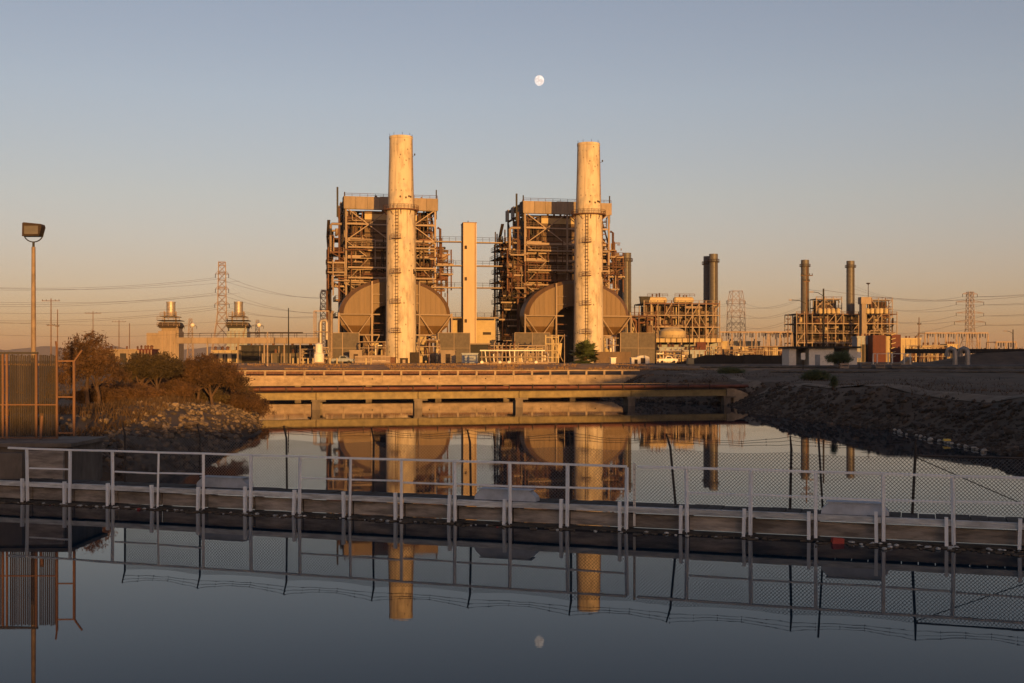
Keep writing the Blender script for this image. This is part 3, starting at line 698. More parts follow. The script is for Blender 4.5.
# ------------------------------------------------------------------ the two big units: chimney, flue duct, boiler house
GZ = 3.7; ROT = R(12)
def random_pipes(o, rr, n_, xr, yr, zr, mats, rmax=0.45):
    for i in range(n_):
        mat = rr.choice(mats); r = rr.uniform(0.12, rmax); p = Vector((rr.uniform(*xr), rr.uniform(*yr), rr.uniform(*zr))); pts = [p]
        for k in range(rr.choice((1, 2, 2, 3))):
            ax = rr.choice('xzzx' if k % 2 else 'zxzy'); q = pts[-1].copy()
            if ax == 'x': q.x = max(xr[0], min(xr[1], q.x + rr.choice((-1, 1)) * rr.uniform(1.5, 7)))
            elif ax == 'y': q.y = max(yr[0], min(yr[1], q.y + rr.choice((-1, 1)) * rr.uniform(1, 5)))
            else: q.z = max(zr[0], min(zr[1], q.z + rr.choice((-1, 1)) * rr.uniform(2, 9)))
            if (q - pts[-1]).length > 0.6: pts.append(q)
        if len(pts) < 2: continue
        fine = [pts[0]]
        for a, b_, c in zip(pts, pts[1:], pts[2:]): fine += [b_ + (a - b_).normalized() * min(r * 1.6, (a - b_).length * .4), b_ + (c - b_).normalized() * min(r * 1.6, (c - b_).length * .4)]
        fine.append(pts[-1]); mb = MB(); mb.tube(fine, r, 6); mb.build('pipe', mat, o, smooth=50)
def railing(o, a, b_, mat, h=1.1, step=2.2, r=0.055):
    mb = MB(); mb.rail(a, b_, h, step, r); return mb.build('railing', mat, o)

def chimney(loc, label, extra):
    o = thing('chimney', label, 'chimney', loc, ROT, 'tall concrete chimneys'); o.scale = (1, 1, .991)
    mb = MB(); mb.lathe([(4.12, -0.3), (4.05, 8), (3.98, 20), (3.9, 32), (3.84, 40.9), (3.55, 41.2), (3.4, 46), (3.2, 54), (3.08, 60.2), (3.16, 60.25), (3.16, 60.95), (2.8, 60.95), (2.8, 58.5), (0.1, 58.5)], 48); sh = mb.build('shaft', concrete, o, smooth=35)
    # casting joints of the concrete lifts stand slightly proud
    for k in range(1, 20):
        z = k * 3.05; r = lerp_tab([(0, 4.11), (8, 4.05), (20, 3.98), (32, 3.9), (40.8, 3.845), (41.3, 3.55), (46, 3.4), (54, 3.2), (60, 3.08)], z) + 0.018
        if 40 < z < 42: continue
        mb = MB(); mb.lathe([(r - .1, -0.06), (r, -0.05), (r, 0.05), (r - .1, 0.06)], 48, (0, 0, z), cap=False); mb.build('lift_joint', concrete, sh, smooth=35)
    mb = MB(); mb.lathe([(3.5, 40.95), (4.75, 40.95), (4.8, 41.25), (3.5, 41.25)], 36, cap=False); pl = mb.build('ring_platform', rust, o, smooth=35)
    mb = MB()
    for k in range(30):
        a = 2 * math.pi * k / 30; c = Vector((4.7 * math.cos(a), 4.7 * math.sin(a), 41.25)); a2 = 2 * math.pi * (k + 1) / 30; c2 = Vector((4.7 * math.cos(a2), 4.7 * math.sin(a2), 41.25))
        mb.tube([c, c + Vector((0, 0, 1.1))], 0.05, 4)
        for hh in (0.55, 1.1): mb.tube([c + Vector((0, 0, hh)), c2 + Vector((0, 0, hh))], 0.04, 4)
    mb.build('railing', rust, pl)
    for k in range(10):
        a = 2 * math.pi * k / 10 + .2; mb = MB(); mb.tube([(3.85 * math.cos(a), 3.85 * math.sin(a), 39.7), (4.6 * math.cos(a), 4.6 * math.sin(a), 40.95)], 0.09, 4); mb.build('bracket', rust, pl)
    # caged ladder on the left of the camera side with rest platforms
    la = R(-112); lx, ly = math.cos(la), math.sin(la); tx, ty = -ly, lx
    mb = MB()
    for sgn in (-.32, .32): mb.tube([(lx * 4.25 + tx * sgn, ly * 4.25 + ty * sgn, 1), (lx * 4.05 + tx * sgn, ly * 4.05 + ty * sgn, 41)], 0.06, 4)
    for z in [1.5 + .9 * k for k in range(44)]:
        c = Vector((lx * (4.25 - .005 * z), ly * (4.25 - .005 * z), z)); tv = Vector((tx, ty, 0)); nv = Vector((lx, ly, 0))
        mb.tube([c - tv * .32, c + tv * .32], 0.035, 4)
        if z > 4: mb.tube([c - tv * .42, c - tv * .35 + nv * .6, c + tv * .35 + nv * .6, c + tv * .42], 0.035, 4)
    mb.build('ladder', casing, o)
    for zz in (8.2, 16.0, 24.0, 33.2):
        mb = MB(); mb.box((lx * 4.7, ly * 4.7, zz), (2.6, 1.2, 0.12), la + math.pi / 2); mb.rail((lx * 5.2 - tx * 1.25, ly * 5.2 - ty * 1.25, zz), (lx * 5.2 + tx * 1.25, ly * 5.2 + ty * 1.25, zz), 1.1, 0.9, 0.05); mb.build('rest_platform', rust, o)
    # lightning rods and cap railing, aviation lamp boxes, form-tie holes
    for k in range(8):
        a = k * math.pi / 4; mb = MB(); mb.tube([(3.0 * math.cos(a), 3.0 * math.sin(a), 60.9), (3.0 * math.cos(a), 3.0 * math.sin(a), 61.7)], 0.05, 4); mb.build('rod', dark, o)
    for a_, z in ((-60, 44.6), (-75, 44.2), (-100, 44.4), (-50, 44.5), (-40, 24.5), (-30, 24)):
        a = R(a_); rr_ = 3.47 if z > 41 else 3.97; mb = MB(); mb.box((rr_ * math.cos(a), rr_ * math.sin(a), z), (0.35, 0.35, 0.5 if z > 41 else 1.3), a); mb.build('vent_hole', brown, o)
    a = R(-28); mb = MB(); mb.tube([(3.3 * math.cos(a), 3.3 * math.sin(a), 55.5), (3.9 * math.cos(a), 3.9 * math.sin(a), 55.8)], .05, 4); mb.box((3.9 * math.cos(a), 3.9 * math.sin(a), 56.0), (.3, .3, .5)); mb.build('aviation_lamp', dark, o)
    mb = MB(); mb.tube([(3.98 * math.cos(a), 3.98 * math.sin(a), 0), (3.9 * math.cos(a), 3.9 * math.sin(a), 41), (3.52 * math.cos(a), 3.52 * math.sin(a), 42), (3.14 * math.cos(a), 3.14 * math.sin(a), 60)], 0.06, 4); mb.build('conductor', rust, o)
    if extra:
        blk('base_wall', 0.5, 10.5, -5.3, -4.6, 0, 3.1, casing, o)
    else:
        mb = MB(); mb.b2(2.0, 4.2, -4.9, -3.0, 0, 2.9); mb.build('base_kiosk', brown, o)
    return o

def flue_duct(loc, label):
    o = thing('flue_duct', label, 'duct', loc, ROT, 'arched flue ducts')
    yf, yr_ = 9.5, 16.5
    # arch band: outer half ellipse, inner half ellipse
    mb = MB(); n_ = 44; hw, hh, iw, ih, zc = 15.4, 10.3, 5.9, 2.9, 13.2; cx = -0.4
    rings = []
    for k in range(n_ + 1):
        t = math.pi * k / n_; co, si = math.cos(t), math.sin(t)
        ox, oz = cx + hw * co, zc + hh * si; ix, iz = cx + iw * co, zc + ih * si
        bx, bz = cx + (hw - 1.2) * co, zc + (hh - 1.0) * si
        rings.append([(ix, yf + .6, iz), (ix * .96 + bx * .04, yf, iz + .15), (bx, yf, bz), (ox, yf + 1.3, oz), (ox, yr_, oz), (ix, yr_, iz)])
    vs = [p for r in rings for p in r]; fs = []
    for k in range(n_):
        for j in range(6):
            a, b_ = k * 6 + j, k * 6 + (j + 1) % 6; fs.append((a, a + 6, b_ + 6, b_))
    mb.add(vs, fs); arch = mb.build('arch', ductm, o, smooth=28)
    # stiffening ribs proud of the front of the arch
    for k in range(-10, 11):
        x = k * 1.4
        if abs(x) < 0.5: continue
        zt_ = zc + (hh - 1.1) * math.sqrt(max(0, 1 - (x / (hw - 1.2)) ** 2)) - .1; zb_ = zc + (ih * math.sqrt(1 - (x / iw) ** 2) + .3 if abs(x) < iw else 0.05)
        if zt_ - zb_ < 0.5: continue
        bar('rib', (cx + x, yf - 0.06, zb_), (cx + x, yf - 0.06, zt_), 0.13, 0.12, ductm, arch)
    for sgn in (-1, 1):
        # hopper below each leg of the arch
        mb = MB(); xa, xb = cx + sgn * iw, cx + sgn * hw; xm0, xm1 = cx + sgn * (iw + 1.2), cx + sgn * (hw - 3.2); z1, z0, zk = zc - .02, 7.9, 10.3
        xk0, xk1 = cx + sgn * (iw + .1), cx + sgn * (hw - .7)
        def ring(x0_, x1_, y0_, y1_, z): return [(x0_, y0_, z), (x1_, y0_, z), (x1_, y1_, z), (x0_, y1_, z)]
        vs = ring(xa, xb, yf + .6, yr_, z1) + ring(xk0, xk1, yf + .9, yr_ - .3, zk) + ring(xm0, xm1, yf + 2.6, yr_ - 2, z0)
        fs = []
        for lv in (0, 4):
            for k in range(4): fs.append((lv + k, lv + (k + 1) % 4, lv + 4 + (k + 1) % 4, lv + 4 + k))
        fs += [(8, 9, 10, 11), (3, 2, 1, 0)]
        if sgn > 0: fs = [f[::-1] for f in fs]
        mb.add(vs, fs); hop = mb.build('hopper', ductm, o)
        bar('rib', (cx + sgn * (hw - 1.0), yf + .75, zc - .2), (cx + sgn * (hw - 5), yf + 2.3, 8.3), .22, .14, brown, hop)
        bar('rib', (cx + sgn * (iw + 1.0), yf + .75, zc - .2), (cx + sgn * (iw + 3.6), yf + 2.3, 8.3), .22, .14, brown, hop)
        # support frame in front of the leg
        for x in (iw + .6, hw + .1):
            bar('column', (cx + sgn * x, yf - .6, 0), (cx + sgn * x, yf - .6, zc + (9.2 if x < 8 else .5)), 0.42, 0.42, steel, o)
        bar('beam', (cx + sgn * (iw - 1.6), yf - .6, zc + .1), (cx + sgn * (hw + .3), yf - .6, zc + .1), 0.4, 0.35, steel, o)
        bar('beam', (cx + sgn * (iw - 2.5), yf - .6, 7.7), (cx + sgn * (hw + .3), yf - .6, 7.7), 0.45, 0.35, steel, o)
        bar('beam', (cx + sgn * (iw - 2.5), yf - .6, 10.9), (cx + sgn * (iw + .6), yf - .6, 10.9), 0.3, 0.3, rust, o)
        bar('brace', (cx + sgn * (iw + .7), yf - .5, zc), (cx + sgn * (iw + 4.4), yf - .5, 8.0), 0.25, 0.2, steel, o)
        bar('brace', (cx + sgn * (hw), yf - .5, zc), (cx + sgn * (hw - 3.8), yf - .5, 8.0), 0.25, 0.2, steel, o)
        bar('brace', (cx + sgn * (iw - 1.4), yf - .5, .4), (cx + sgn * (iw + 2.4), yf - .5, 7.5), 0.25, 0.2, steel, o)
        bar('brace', (cx + sgn * (iw + 2.4), yf - .5, .4), (cx + sgn * (iw - 1.4), yf - .5, 7.5), 0.25, 0.2, steel, o)
        for z in (16.5, 18.8): bar('beam', (cx + sgn * 3.6, yf - .6, z), (cx + sgn * (iw + .6), yf - .6, z), .22, .22, steel, o)
        railing(o, (cx + sgn * (iw - 2.5), yf - .8, 8.0), (cx + sgn * (iw + .6), yf - .8, 8.0), rust)
        # fan housing at ground level under the arch
        mb = MB(); mb.tube([(cx + sgn * 7.5, yf + 1.0, 2.4), (cx + sgn * 7.5, yf + 4.5, 2.4)], 2.2, 16); mb.b2(cx + sgn * 7.5 - 1.2, cx + sgn * 7.5 + 1.2, yf + 1.4, yf + 4.2, 3.5, 7.9); mb.build('fan_housing', casing if sgn < 0 else yellowb, o, smooth=35)
        mb = MB(); mb.prism([(cx + sgn * 4.6, 5.6), (cx + sgn * 6.6, 5.6), (cx + sgn * 6.1, 1.5), (cx + sgn * 5.0, 1.5)], yf + .2, yf + 2.2); mb.build('duct_elbow', yellowb, o)
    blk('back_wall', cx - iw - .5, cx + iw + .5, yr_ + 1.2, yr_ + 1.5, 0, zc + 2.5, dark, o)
    return o

def boiler_house(loc, label, seed, left_dark):
    rr = random.Random(seed); o = thing('boiler_house', label, 'boiler house', loc, ROT, 'open steel boiler houses')
    y0 = 22.0; dep = 24.0; xs = [-13.0, -0.3, 12.4]; ys = [y0, y0 + 8, y0 + 16, y0 + dep]
    H = 47.3; lev = [7.5, 13.0, 18.0, 22.8, 26.6, 29.9, 32.0, 34.8, 43.8]
    for x in xs:
        for y in ys:
            bar('column', (x, y, 0), (x, y, H - .3), 0.5, 0.5, steel if y == y0 else rr.choice((rust, steel, brown)), o)
    for z in lev:
        big = 0.6 if z in (34.8, 29.9, 43.8) else 0.36
        for a, b_ in zip(xs, xs[1:]):
            bar('beam', (a + .4, y0 - .05, z), (b_ - .4, y0 - .05, z), .4, big, steel, o)
            for y in ys[1:3]: bar('beam', (a + .4, y, z), (b_ - .4, y, z), .4, big, rr.choice((rust, brown)), o)
        for x in (xs[0], xs[2]):
            for a, b_ in zip(ys, ys[1:]): bar('beam', (x, a + .4, z), (x, b_ - .4, z), big, .4, rr.choice((rust, brown, steel)), o)
    def X(x0_, x1_, z0_, z1_, y, w_=.27, mat=steel):
        bar('brace', (x0_, y, z0_), (x1_, y, z1_), w_, w_, mat, o); bar('brace', (x0_, y + .25, z1_), (x1_, y + .25, z0_), w_, w_, mat, o)
    X(xs[0] + .3, xs[1] - .3, 34.9, 43.7, y0 - .3); X(xs[1] + .3, xs[2] - .3, 34.9, 43.7, y0 - .3)
    bar('beam', (xs[0], y0 - .1, 39.4), (xs[1], y0 - .1, 39.4), .3, .4, steel, o); bar('beam', (xs[1], y0 - .1, 39.4), (xs[2], y0 - .1, 39.4), .3, .4, steel, o)
    for a, b_ in ((xs[0], xs[0] + 6.2), (xs[2] - 6.2, xs[2])):
        sgn = 1 if a == xs[0] else -1; e0, e1 = (a, b_) if sgn > 0 else (b_, a)
        bar('brace', (e0, y0 - .3, 34.6), (e1, y0 - .3, 29.9), .25, .25, steel, o)
        bar('brace', (e0, y0 - .3, 22.9), (e1, y0 - .3, 29.6), .25, .25, steel, o)
        bar('brace', (e0, y0 - .3, 22.7), (e1, y0 - .3, 18.2), .25, .25, steel, o)
    for x in (xs[0], xs[2]):
        for a, b_ in zip(ys, ys[1:]):
            bar('brace', (x, a, 34.8), (x, b_, 43.7), .35, .35, brown, o); bar('brace', (x, b_, 13), (x, a, 22.6), .3, .3, brown, o); bar('brace', (x, a, 22.8), (x, b_, 29.9), .3, .3, brown, o)
    # roof band: separate cladding sheets with gaps
    n_ = 8; wd = (xs[2] - xs[0] + 1.4) / n_
    for k in range(n_):
        a = xs[0] - .7 + k * wd
        blk('fascia_panel', a + .03, a + wd - .03, y0 - .75, y0 - .45, 43.6, H - .05 + (0.0 if k in (3, 4) else -.12), pale, o)
    n_ = 6
    for k in range(n_):
        b0_ = y0 - .4 + k * (dep + .8) / n_; b1_ = b0_ + (dep + .8) / n_ - .06
        for x in (xs[0] - .8, xs[2] + .5):
            if x < 0 and k in (1, 2, 4): continue
            blk('fascia_panel', x, x + .3, b0_, b1_, 43.8, H - .15, pale if k % 2 else brown, o)
    blk('roof', xs[0] - .4, xs[2] + .4, y0 - .4, y0 + dep + .4, H - .7, H - .3, dark, o)
    railing(o, (xs[0] - .6, y0 - .5, H - .2), (xs[2] + .6, y0 - .5, H - .2), rust, .9)
    for k in range(9):
        x = rr.uniform(xs[0], xs[2]); y = rr.uniform(y0, y0 + dep); mb = MB(); h = rr.choice((.5, .8, 1.2, 1.8)); mb.tube([(x, y, H - .3), (x, y, H + h)], rr.uniform(.12, .4), 6); mb.build('roof_vent', rr.choice((rust, dark, steel)), o)
    for x in (xs[0] - 2.4, xs[0] - .4, xs[2] + .4): bar('roof_mast', (x, y0 + .5, H - 6), (x, y0 + .5, H + rr.uniform(.8, 2.6)), .3 if x > xs[0] - 1 else .5, .3, dark, o)
    # boiler casing with buckstays and a pale lintel
    cx0, cx1 = -7.6, 7.4
    blk('casing', cx0, cx1, y0 + 2.4, y0 + dep - 2, 19, 43.5, casing, o)
    blk('casing_lintel', cx0, cx1, y0 + 2.0, y0 + 2.35, 41.0, 42.6, yellowb, o)
    for k in range(8): z = 21 + k * 2.7; bar('buckstay', (cx0 - .1, y0 + 2.3, z), (cx1 + .1, y0 + 2.3, z), .3, .35, brown, o)
    for k in range(11):
        x = cx0 + 1.3 + k * 1.28; bar('wall_tube', (x, y0 + 2.36, 20), (x, y0 + 2.36, 41.5), .16, .12, rr.choice((casing, casing, brown)), o)
    blk('lower_casing', -10.5, 10, y0 + 4, y0 + dep - 1, 0, 18.6, dark, o)  # lower and side casings are near black to deepen the interior shade
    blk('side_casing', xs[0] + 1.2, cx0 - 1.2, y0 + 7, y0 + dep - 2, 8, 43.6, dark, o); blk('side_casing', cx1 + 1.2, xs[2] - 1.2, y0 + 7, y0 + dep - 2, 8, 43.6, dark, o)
    # floors of the side bays and outrigger platforms with railings
    def plat(x0_, x1_, y0_, y1_, z, mat=rust, face=True):
        blk('platform', x0_, x1_, y0_, y1_, z - .18, z, mat, o)
        bar('edge_beam', (x0_, y0_ - .1, z - .25), (x1_, y0_ - .1, z - .25), .25, .45, steel if rr.random() < .7 else rust, o)
        railing(o, (x0_, y0_, z), (x1_, y0_, z), steel if rr.random() < .5 else rust)
        railing(o, (x0_, y0_, z), (x0_, y1_, z), brown)
    for z in (14.0, 19.0, 23.6, 27.3, 30.6, 35.6, 39.8):
        plat(xs[0] + .5, cx0 - .4, y0 + .4, y0 + 6.5, z, brown); plat(cx1 + .4, xs[2] - .5, y0 + .4, y0 + 6.5, z, brown)
    for z, e in ((31.6, 4.6), (28.6, 5.2), (25.8, 5.2), (22.0, 3.2)):
        plat(xs[0] - e, xs[0] - .5, y0 + rr.uniform(-1, 2), y0 + 9, z); plat(xs[2] + .5, xs[2] + e, y0 + rr.uniform(-1, 2), y0 + 9, z)
        for sgn, xx in ((-1, xs[0]), (1, xs[2])): bar('bracket', (xx, y0 + .3, z - 2.6), (xx + sgn * (e - .5), y0 + .3, z - .4), .25, .25, rust, o)
    for z in (13.6, 18.6, 23.2, 27.6, 32.2, 36.5):
        plat(xs[0] - rr.uniform(2.2, 3.4), xs[0] - .5, y0 + 11, y0 + dep, z, brown)
    if left_dark:  # extra near-black parts and a filler block put this side's shade into colour
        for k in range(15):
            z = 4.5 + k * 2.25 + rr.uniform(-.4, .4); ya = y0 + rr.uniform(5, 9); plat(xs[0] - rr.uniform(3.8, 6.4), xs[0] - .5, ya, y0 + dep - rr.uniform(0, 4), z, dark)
        blk('side_shade_mass', xs[0] - 2.6, xs[0] - .6, y0 + 9, y0 + dep, 0, 33, dark, o)
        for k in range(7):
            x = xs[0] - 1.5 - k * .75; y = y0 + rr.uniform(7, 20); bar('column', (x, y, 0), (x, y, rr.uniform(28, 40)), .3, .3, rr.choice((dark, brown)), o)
    for z in (24.3, 27.2, 32.9):
        plat(-12.6, 12, y0 - 1.9, y0 - .3, z, rust)
    # outrigger frame columns
    for sgn, xx, e in ((-1, xs[0], 4.9), (1, xs[2], 4.9)):
        for y in (y0 + 1.5, y0 + 8.5): bar('column', (xx + sgn * e, y, 21 if y < y0 + 5 else 0), (xx + sgn * e, y, 32.8), .35, .35, rust, o)
        bar('column', (xx + sgn * 1.9, y0 + 1, 7), (xx + sgn * 1.9, y0 + 1, 44 if sgn < 0 else 36), .5, .5, rust, o)
    # stair tower zigzag behind the left side
    for k in range(9):
        z = 3 + k * 4.3; a, b_ = (y0 + 12, y0 + 17) if k % 2 else (y0 + 17, y0 + 12)
        bar('stair_flight', (xs[0] - 4.2, a, z), (xs[0] - 4.2, b_, z + 4.3), .9, .25, brown, o)
    for y in (y0 + 11.5, y0 + 17.5, y0 + dep - .5): bar('column', (xs[0] - 3.6, y, 0), (xs[0] - 3.6, y, 40), .35, .35, brown, o)
    # pipes everywhere in the side bays, ducts on the left shoulder
    mats = (rust, rust, brown, steel, casing, dark)
    random_pipes(o, rr, 34, (xs[0] + .6, cx0 - .5), (y0 + .5, y0 + 6), (12, 43), mats, .5)
    random_pipes(o, rr, 30, (cx1 + .5, xs[2] - .6), (y0 + .5, y0 + 6), (12, 43), mats, .5)
    if left_dark: random_pipes(o, rr, 12, (xs[0] - 5.5, xs[0] - .6), (y0 + 6, y0 + 22), (4, 34), (dark, brown, rust), .35)
    random_pipes(o, rr, 18, (xs[0] - 4.5, xs[0] - .6), (y0, y0 + 18), (20, 38), mats, .45)
    random_pipes(o, rr, 14, (xs[2] + .5, xs[2] + 4.5), (y0, y0 + 10), (22, 34), mats, .45)
    random_pipes(o, rr, 26, (-11, 11), (y0 - 1.5, y0 + 2), (19, 34), mats, .35)
    fine = (steel, rust, rust, casing, brown)
    random_pipes(o, rr, 40, (xs[0] - 4, xs[1]), (y0 - 1.2, y0 + 2), (19, 36), fine, .2); random_pipes(o, rr, 40, (xs[1], xs[2] + 4), (y0 - 1.2, y0 + 2), (19, 36), fine, .2)
    random_pipes(o, rr, 22, (xs[0] + .3, cx0), (y0 + .2, y0 + 2), (34, 43), fine, .18); random_pipes(o, rr, 22, (cx1, xs[2] - .3), (y0 + .2, y0 + 2), (34, 43), fine, .18)
    mb = MB(); mb.tube([(xs[0] - 1.2, y0 + 1, 39.4), (xs[0] - 3.9, y0 + 1, 39.4), (xs[0] - 4.3, y0 + 1, 39.0), (xs[0] - 4.3, y0 + 1, 31)], .38, 8); mb.build('pipe', steel, o, smooth=50)
    mb = MB(); mb.tube([(xs[2] + .8, y0 + 1, 39), (xs[2] + 1.6, y0 + 1, 38.6), (xs[2] + 1.6, y0 + 1, 26)], .35, 8); mb.build('pipe', rust, o, smooth=50)
    for k in range(5):
        mb = MB(); x = xs[0] - rr.uniform(1.5, 4.0); z = rr.uniform(24, 34); mb.tube([(x - 1.2, y0 + rr.uniform(0, 4), z), (x + 1.4, y0 + 2, z)], rr.uniform(.6, 1.0), 10); mb.build('vessel', rr.choice((steel, casing, rust)), o, smooth=40)
    for k in range(4):
        mb = MB(); x = xs[2] + rr.uniform(1.6, 3.2); z = rr.uniform(24, 32); mb.tube([(x - 1.2, y0 + rr.uniform(0, 3), z), (x + 1.2, y0 + 2, z)], rr.uniform(.5, .9), 10); mb.build('vessel', rr.choice((steel, casing, rust)), o, smooth=40)
    for k in range(3):
        mb = MB(); x = xs[0] + rr.uniform(1.5, 4); z = rr.uniform(36, 42); mb.tube([(x, y0 + 3, z - 1.5), (x, y0 + 3, z + 1.5)], rr.uniform(.7, 1.1), 10); mb.build('vessel', rr.choice((brown, casing)), o, smooth=40)
    return o

def screen_box(loc, rz, w_, d_, h_, label, bays=2):
    o = thing('screen_enclosure', label, 'screen', loc, rz, 'brown screened enclosures')
    for k in range(bays):
        a, b_ = -w_ / 2 + k * w_ / bays, -w_ / 2 + (k + 1) * w_ / bays
        for j in range(2):
            z0_, z1_ = j * h_ / 2 + .03, (j + 1) * h_ / 2 - .03
            blk('screen_panel', a + .1, b_ - .1, -.05, .05, z0_, z1_, screenm, o)
            blk('screen_panel', a + .1, b_ - .1, d_ - .05, d_ + .05, z0_, z1_, screenm, o)
    for x in (-w_ / 2, w_ / 2): blk('screen_panel', x - .05, x + .05, .15, d_ - .15, .03, h_ - .03, screenm, o)
    for k in range(bays + 1):
        x = -w_ / 2 + k * w_ / bays; bar('post', (x, -.12, 0), (x, -.12, h_), .18, .16, steel, o); bar('post', (x, d_ + .12, 0), (x, d_ + .12, h_), .18, .16, steel, o)
    bar('top_rail', (-w_ / 2, -.12, h_ + .06), (w_ / 2, -.12, h_ + .06), .12, .12, steel, o); bar('middle_rail', (-w_ / 2, -.13, h_ / 2), (w_ / 2, -.13, h_ / 2), .1, .1, steel, o)
    return o
C1 = Vector((XW(401, 315), 315, GZ)); C2 = Vector((XW(588.5, 325), 325, GZ))
chimney(C1, 'left tapering concrete chimney with ring platform, taller of the two', False)
chimney(C2, 'right tapering concrete chimney with ring platform behind the palm', True)
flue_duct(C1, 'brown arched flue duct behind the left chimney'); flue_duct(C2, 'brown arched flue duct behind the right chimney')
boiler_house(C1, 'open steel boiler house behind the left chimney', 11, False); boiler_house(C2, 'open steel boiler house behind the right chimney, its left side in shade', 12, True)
for px0, px1, D, lab in ((326, 359, 312, 'brown screened enclosure left of the left chimney foot'), (438, 470, 318, 'brown screened enclosure between left chimney and pipe racks'), (514.5, 550, 322, 'brown screened enclosure left of the right chimney behind pipe racks'), (620, 656, 330, 'brown screened enclosure right of the right chimney')):
    p0 = XW(px0, D); p1 = XW(px1, D); screen_box(((p0 + p1) / 2, D, GZ), R(8), p1 - p0, 4.0, ZW(333, D) - GZ, lab)

# slab tower with link bridges and the low cream building
tw = thing('lift_tower', 'plain tan slab tower between the two boiler houses', 'tower', (XW(469.5, 338), 338, GZ), R(8))
hT = ZW(223.5, 338) - GZ
blk('shaft', -1.9, 1.9, -1.2, 5.2, 0, hT, slab, tw); blk('parapet', -2.0, 2.0, -1.3, 5.3, hT + .003, hT + .25, steel, tw)
mb = MB(); mb.tube([(-.3, 1, hT + .2), (-.3, 1, hT + .9)], .12, 5); mb.build('vent', dark, tw)
for z in [3.1 * k for k in range(1, 13)]:
    mb = MB(); mb.box((0, -1.21, z), (3.8, .05, .05)); mb.build('sheet_joint', slab, tw)
for x in (-.95, 0, .95): bar('seam', (x, -1.215, 0), (x, -1.215, hT - .1), .04, .04, slab, tw)
mb = MB(); mb.tube([(1.5, -1.35, 2), (1.5, -1.35, hT)], .07, 5); mb.build('conduit', rust, tw)
for z in (12, 24, 33): mb = MB(); mb.box((-1.2, -1.24, z), (.7, .1, 1.0)); mb.build('louvre', brown, tw)
for zz, x0_, x1_ in ((ZW(241, 338), -9.5, -2.0), (ZW(265, 338), -9.5, -2.0), (ZW(287, 338), -11, -2.0), (ZW(241.5, 338), 2.0, 9.6), (ZW(265, 338), 2.0, 9.6), (ZW(287, 338), 2.0, 9.6), (ZW(317, 338), -6, 8.5)):
    z = zz - GZ
    if x0_ < 0 < x1_:
        pass
    side = 'left' if x0_ < 0 else 'right'
    blk('link_bridge', x0_, x1_, .6, 2.2, z - .35, z, pale, tw)
    railing(tw, (x0_, .65, z), (x1_, .65, z), brown, 1.2, 2.0, .05)
yb_ = thing('cream_building', 'low cream building at the foot of the slab tower', 'building', (XW(474, 344), 344, GZ), R(8))
wB = (495 - 452) * 344 / F
blk('wall', -wB / 2, wB / 2, 0, 10, 0, ZW(318, 344) - GZ, yellowb, yb_); blk('roof', -wB / 2 - .3, wB / 2 + .3, -.3, 10.3, ZW(318, 344) - GZ + .003, ZW(318, 344) - GZ + .35, casing, yb_)
blk('louvre', 2.6, 5.0, -.06, 0.02, 8.2, 9.0, brown, yb_)
for k in range(3): x = -4.5 + k * 1.7; mb = MB(); mb.tube([(x, -.4, 6), (x, -.4, 12.4)], .12, 6); mb.build('downpipe', rust, yb_)

# ------------------------------------------------------------------ ground-level gear around the big units
# pipe manifold in front of the right unit
pr = thing('pipe_manifold', 'rack of upright pale pipes and rails left of the palm', 'pipe rack', (XW(478, 235), 235, GZ))
def lx(px, D=235): return XW(px, D) - XW(478, D)
kk = 235 / F
rr = random.Random(9)
for py in (350.5, 357, 362.5): bar('rail_pipe', (lx(480), 0, ZW(py, 235) - GZ), (lx(545 if py < 360 else 556), 0, ZW(py, 235) - GZ), .22, .22, white if py < 352 else steel, pr)
for px in range(482, 546, 4): bar('riser', (lx(px + rr.uniform(-1, 1)), .3, 0), (lx(px + rr.uniform(-1, 1)), .3, (ZW(rr.choice((351, 354, 351)), 235) - GZ)), .16, .16, rr.choice((steel, steel, rust, white)), pr)
for px in range(494, 520, 4): mb = MB(); h = ZW(341 + rr.uniform(0, 3), 240) - GZ; mb.tube([(lx(px), 4, 0), (lx(px), 4, h - .5), (lx(px + 1.2), 4, h)], .14, 6); mb.build('vent_pipe', rr.choice((steel, white, rust)), pr)
for k in range(7): mb = MB(); x = lx(482 + k * 9); mb.tube([(x, -.6, .35), (x, 1.2, .35)], .32, 8); mb.build('valve', rr.choice((steel, casing, white)), pr, smooth=40)
blk('plinth', lx(478), lx(548), -.9, 2.2, -.3, .16, bconc, pr)
bk = thing('scaffold_tower', 'yellowish ladder frame tower left of the right chimney foot', 'frame', (XW(552, 300), 300, GZ))
for x in (-1.6, 0, 1.6): bar('column', (x, 0, 0), (x, 0, 7.2), .3, .3, yellowb, bk)
for z in (1.5, 3.2, 4.9, 6.6): bar('beam', (-1.6, -.05, z), (1.6, -.05, z), .25, .25, yellowb, bk)
for k in range(4): mb = MB(); mb.tube([(-1 + k * .7, .8, .2), (-1 + k * .7, .8, 5 + k * .5)], .22, 7); mb.build('pipe', rr.choice((yellowb, casing)), bk)
def crate_fence(px0, px1, y0, y1, D, name, label, mat, rails=4, posts=6):
    o = thing(name, label, 'barrier', (XW(px0, D), D, GZ)); w_ = (px1 - px0) * D / F; za, zb_ = max(0, ZW(y1, D) - GZ), ZW(y0, D) - GZ
    for k in range(rails): z = za + .15 + (zb_ - za - .2) * k / (rails - 1); bar('rail', (0, 0, z), (w_, 0, z), .1, .3, mat, o)
    for k in range(posts): bar('post', (w_ * k / (posts - 1), .12, 0), (w_ * k / (posts - 1), .12, zb_ + .1), .12, .12, mat, o)
    return o
